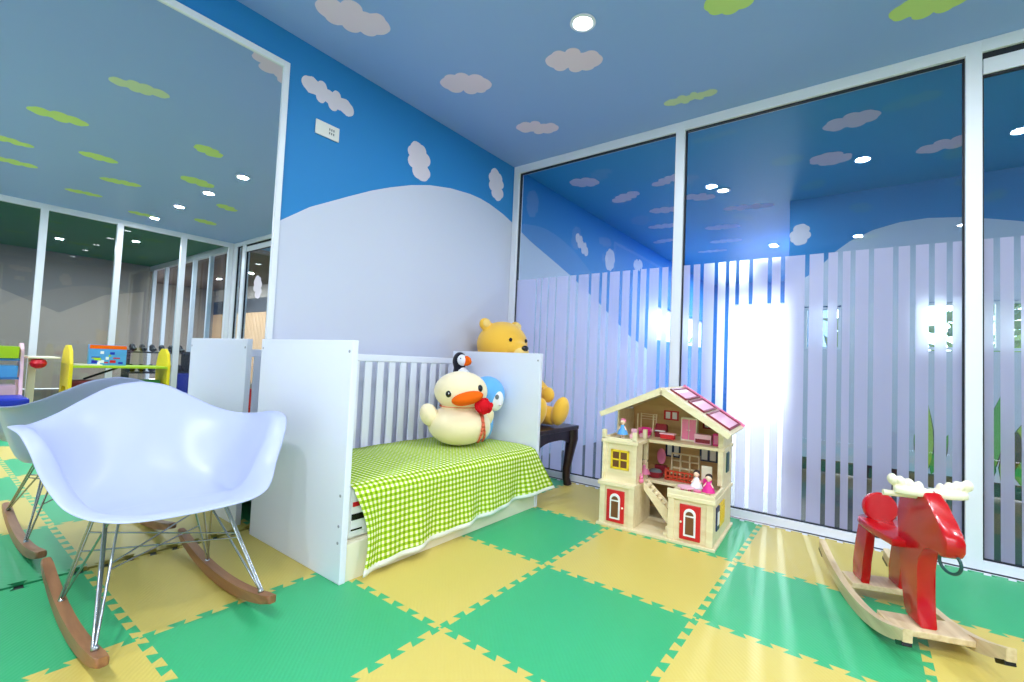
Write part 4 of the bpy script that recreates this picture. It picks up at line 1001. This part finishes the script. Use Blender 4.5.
# ================================================================== THINGS SEEN IN THE MIRROR (standing near the partition)
t = thing('play_table', 'lime green topped play table with tall yellow end boards near the partition', 'table', (4.78, -1.40, 0))
MB().box(-0.22, 0.22, -0.43, 0.43, 0.555, 0.58, 0.004).build('tabletop', M['lime'], t)
for s in (-1, 1):
    MB().prism([(-0.22, 0), (-0.14, 0), (-0.10, 0.35), (0.10, 0.35), (0.14, 0), (0.22, 0), (0.22, 0.60), (0.16, 0.74), (0.06, 0.80), (-0.06, 0.80), (-0.16, 0.74), (-0.22, 0.60)], 'xz', s*0.445-0.016, s*0.445+0.016, 0.005).build('end_board', M['ryel'], t)
MB().tube([(0, -0.30, 0.42), (0, 0.0, 0.555)], 0.012, 8).build('brace', M['gasket'], t)
t = thing('game_box', 'colourful cardboard game box standing on the lime green table', 'box', (4.81, -1.50, 0.5805))
m = MB(); m.box(-0.035, 0.035, -0.17, 0.17, 0, 0.235, 0.002); m.mi = 1; m.box(-0.0365, -0.034, -0.168, 0.168, 0.19, 0.233); m.mi = 2
rn = random.Random(9)
for k in range(14):
    m.mi = 2 + k % 4; yy_ = rn.uniform(-0.15, 0.13); z = rn.uniform(0.01, 0.16); m.box(-0.0362-0.0001*k, -0.0345, yy_, yy_+rn.uniform(0.02, 0.08), z, z+rn.uniform(0.01, 0.035))
m.build('carton', [M['rblue'], M['orange'], M['white'], M['navyb'], M['lime'], M['toy_red']], t)
o = MB().box(-0.10, 0.10, -0.14, 0.14, 0, 0.012, 0.002).build('picture_book', M['cream'], None, loc=(4.74, -1.71, 0.5805)); tag(o, 'closed cream picture book lying flat on the lime green table', 'book')
for (lab, y, mm) in (('dark red toddler stool pushed under the lime green table', -1.70, 'dkred'), ('dark green toddler stool pushed under the lime green table', -1.13, 'dkgreen')):
    t = thing('toddler_stool', lab, 'stool', (4.78, y, 0), 0, 'stools under the play table')
    MB().box(-0.13, 0.13, -0.13, 0.13, 0.26, 0.41, 0.02).build('seat', M[mm], t)
    for a in (-1, 1):
        for b in (-1, 1): MB().tube([(a*0.13, b*0.13, 0), (a*0.11, b*0.11, 0.265)], [0.016, 0.02], 8).build('leg', M[mm], t)
t = thing('storage_rack', 'pale pink toy storage rack holding sloping bins beside the play table', 'rack', (4.68, -2.52, 0))
for s in (-1, 1):
    MB().prism([(-0.19, 0), (-0.15, 0), (-0.02, 0.55), (0.12, 0.55), (0.15, 0), (0.19, 0), (0.16, 0.74), (0.12, 0.80), (0.04, 0.80), (-0.02, 0.74)], 'xz', s*0.31-0.014, s*0.31+0.014, 0.005).build('side_frame', M['pinkpl'], t)
for z in (0.24, 0.44, 0.63): MB().tube([(-0.10+z*0.12, -0.30, z), (-0.10+z*0.12, 0.30, z)], 0.012, 8).build('rail', M['rblue'], t)
for k, (z, mm, nm) in enumerate(((0.25, 'pinkpl', 'pale pink'), (0.45, 'rblue', 'light blue'), (0.645, 'lime', 'lime yellow'))):
    o = MB(); o.prism([(-0.15, 0), (0.06, 0), (0.09, 0.12), (-0.18, 0.12)], 'xz', -0.28, 0.28, 0.008)
    o = o.build('toy_bin', M[mm], None, loc=(4.73, -2.52, z)); tag(o, '%s plastic bin in the pink storage rack' % nm, 'bin', 'bins in the pink rack')
t = thing('low_table', 'small pale table standing between the pink rack and the play table', 'table', (4.85, -2.08, 0))
MB().box(-0.20, 0.20, -0.09, 0.16, 0.645, 0.665, 0.006).build('tabletop', M['cream'], t)
MB().box(-0.03, 0.03, -0.06, 0.00, 0, 0.646, 0.004).build('column', M['cream'], t); MB().box(-0.16, 0.16, -0.085, 0.10, 0.0, 0.02, 0.004).build('foot', M['cream'], t)
o = MB(); o.lathe([(0.02, 0.0), (0.055, 0.02), (0.07, 0.055), (0.055, 0.09), (0.02, 0.105)], 20); o = o.build('red_ball', M['rred'], None, 40, loc=(4.715, -2.08, 0.539)); 
tag(o, 'red round toy under the edge of the small pale tabletop', 'toy')
o = MB(); o.box(-0.22, 0.22, -0.25, 0.25, 0, 0.29, 0.02); o = o.build('storage_box', M['navyb'], None, loc=(4.18, -2.46, 0)); tag(o, 'royal blue storage box on the mats in front of the pink rack', 'box')
t = thing('shoe_rack', 'dark shoe rack beyond the glass partition seen in the mirror', 'rack', (6.25, -0.62, 0))
for z in (0.10, 0.42, 0.72): MB().box(-0.16, 0.16, -0.36, 0.36, z, z+0.02).build('shelf', M['dkband'], t)
for s in (-1, 1): MB().box(-0.16, 0.16, s*0.37-0.01, s*0.37+0.01, 0, 0.76).build('side_panel', M['dkband'], t)
k = 0
for z in (0.121, 0.441, 0.741):
    for y in (-0.92, -0.80, -0.68, -0.56, -0.44, -0.32):
        k += 1
        o = MB(); o.ell((0, 0, 0.045), (0.11, 0.040, 0.035), 14, 8); o.ell((0.05, 0, 0.075), (0.055, 0.036, 0.045), 14, 8)
        o = o.build('shoe', M['black'], None, 180, loc=(6.24, y, z-0.009)); tag(o, 'black shoe on the %s shelf of the dark rack, %s from the corridor end' % ({0.121: 'bottom', 0.441: 'middle', 0.741: 'top'}[z], ORD[int(round((-0.32-y)/0.12))]), 'shoe', 'shoes on the dark rack')
o = MB(); o.lathe([(0.13, 0), (0.15, 0.42), (0.155, 0.44), (0.14, 0.44), (0.12, 0.02), (0.001, 0.02)], 24); o = o.build('waste_bin', M['navyb'], None, 40, loc=(5.85, -0.35, -0.011)); tag(o, 'tall blue round bin beside the dark shoe rack', 'bin')

# ================================================================== OUTSIDE GREENERY
def bush(name, label, x, y, z0, r, h, n=260, seed=1):
    rn = random.Random(seed); t = thing(name, label, 'tree', (x, y, -0.02))
    m = MB()
    for k in range(n):
        a, b = rn.uniform(0, 2*PI), math.acos(rn.uniform(-1, 1)); q = rn.uniform(0.55, 1.0)
        c = Vector((r*q*math.cos(a)*math.sin(b), r*q*math.sin(a)*math.sin(b), z0 + h*(0.5+0.5*q*math.cos(b))))
        d1 = Vector((rn.uniform(-1, 1), rn.uniform(-1, 1), rn.uniform(-1, 1))).normalized(); d2 = d1.orthogonal().normalized(); s = rn.uniform(0.07, 0.15)
        m.mi = rn.randint(0, 1); m.face([c-d1*s, c+d2*s*0.5, c+d1*s, c-d2*s*0.5])
    m.build('foliage', [M['leafg'], M['leafl']], t, recalc=False)
    MB().tube([(0, 0, 0), (0.03, 0, z0*0.6), (0, 0, z0+h*0.5)], [0.06, 0.045, 0.02], 8).build('trunk', M['bark'], t, 60)
bush('garden_tree', 'leafy green tree outside the long corridor window', 3.75, 4.2, 0.5, 0.9, 1.6, 460, 2)
bush('garden_tree', 'leafy green tree outside the small corridor window', 2.35, 3.1, 0.55, 0.38, 1.2, 260, 3)
bush('garden_shrub', 'green shrub outside the far side window beyond the glass', -1.2, 6.4, 0.5, 0.9, 1.4, 300, 4)
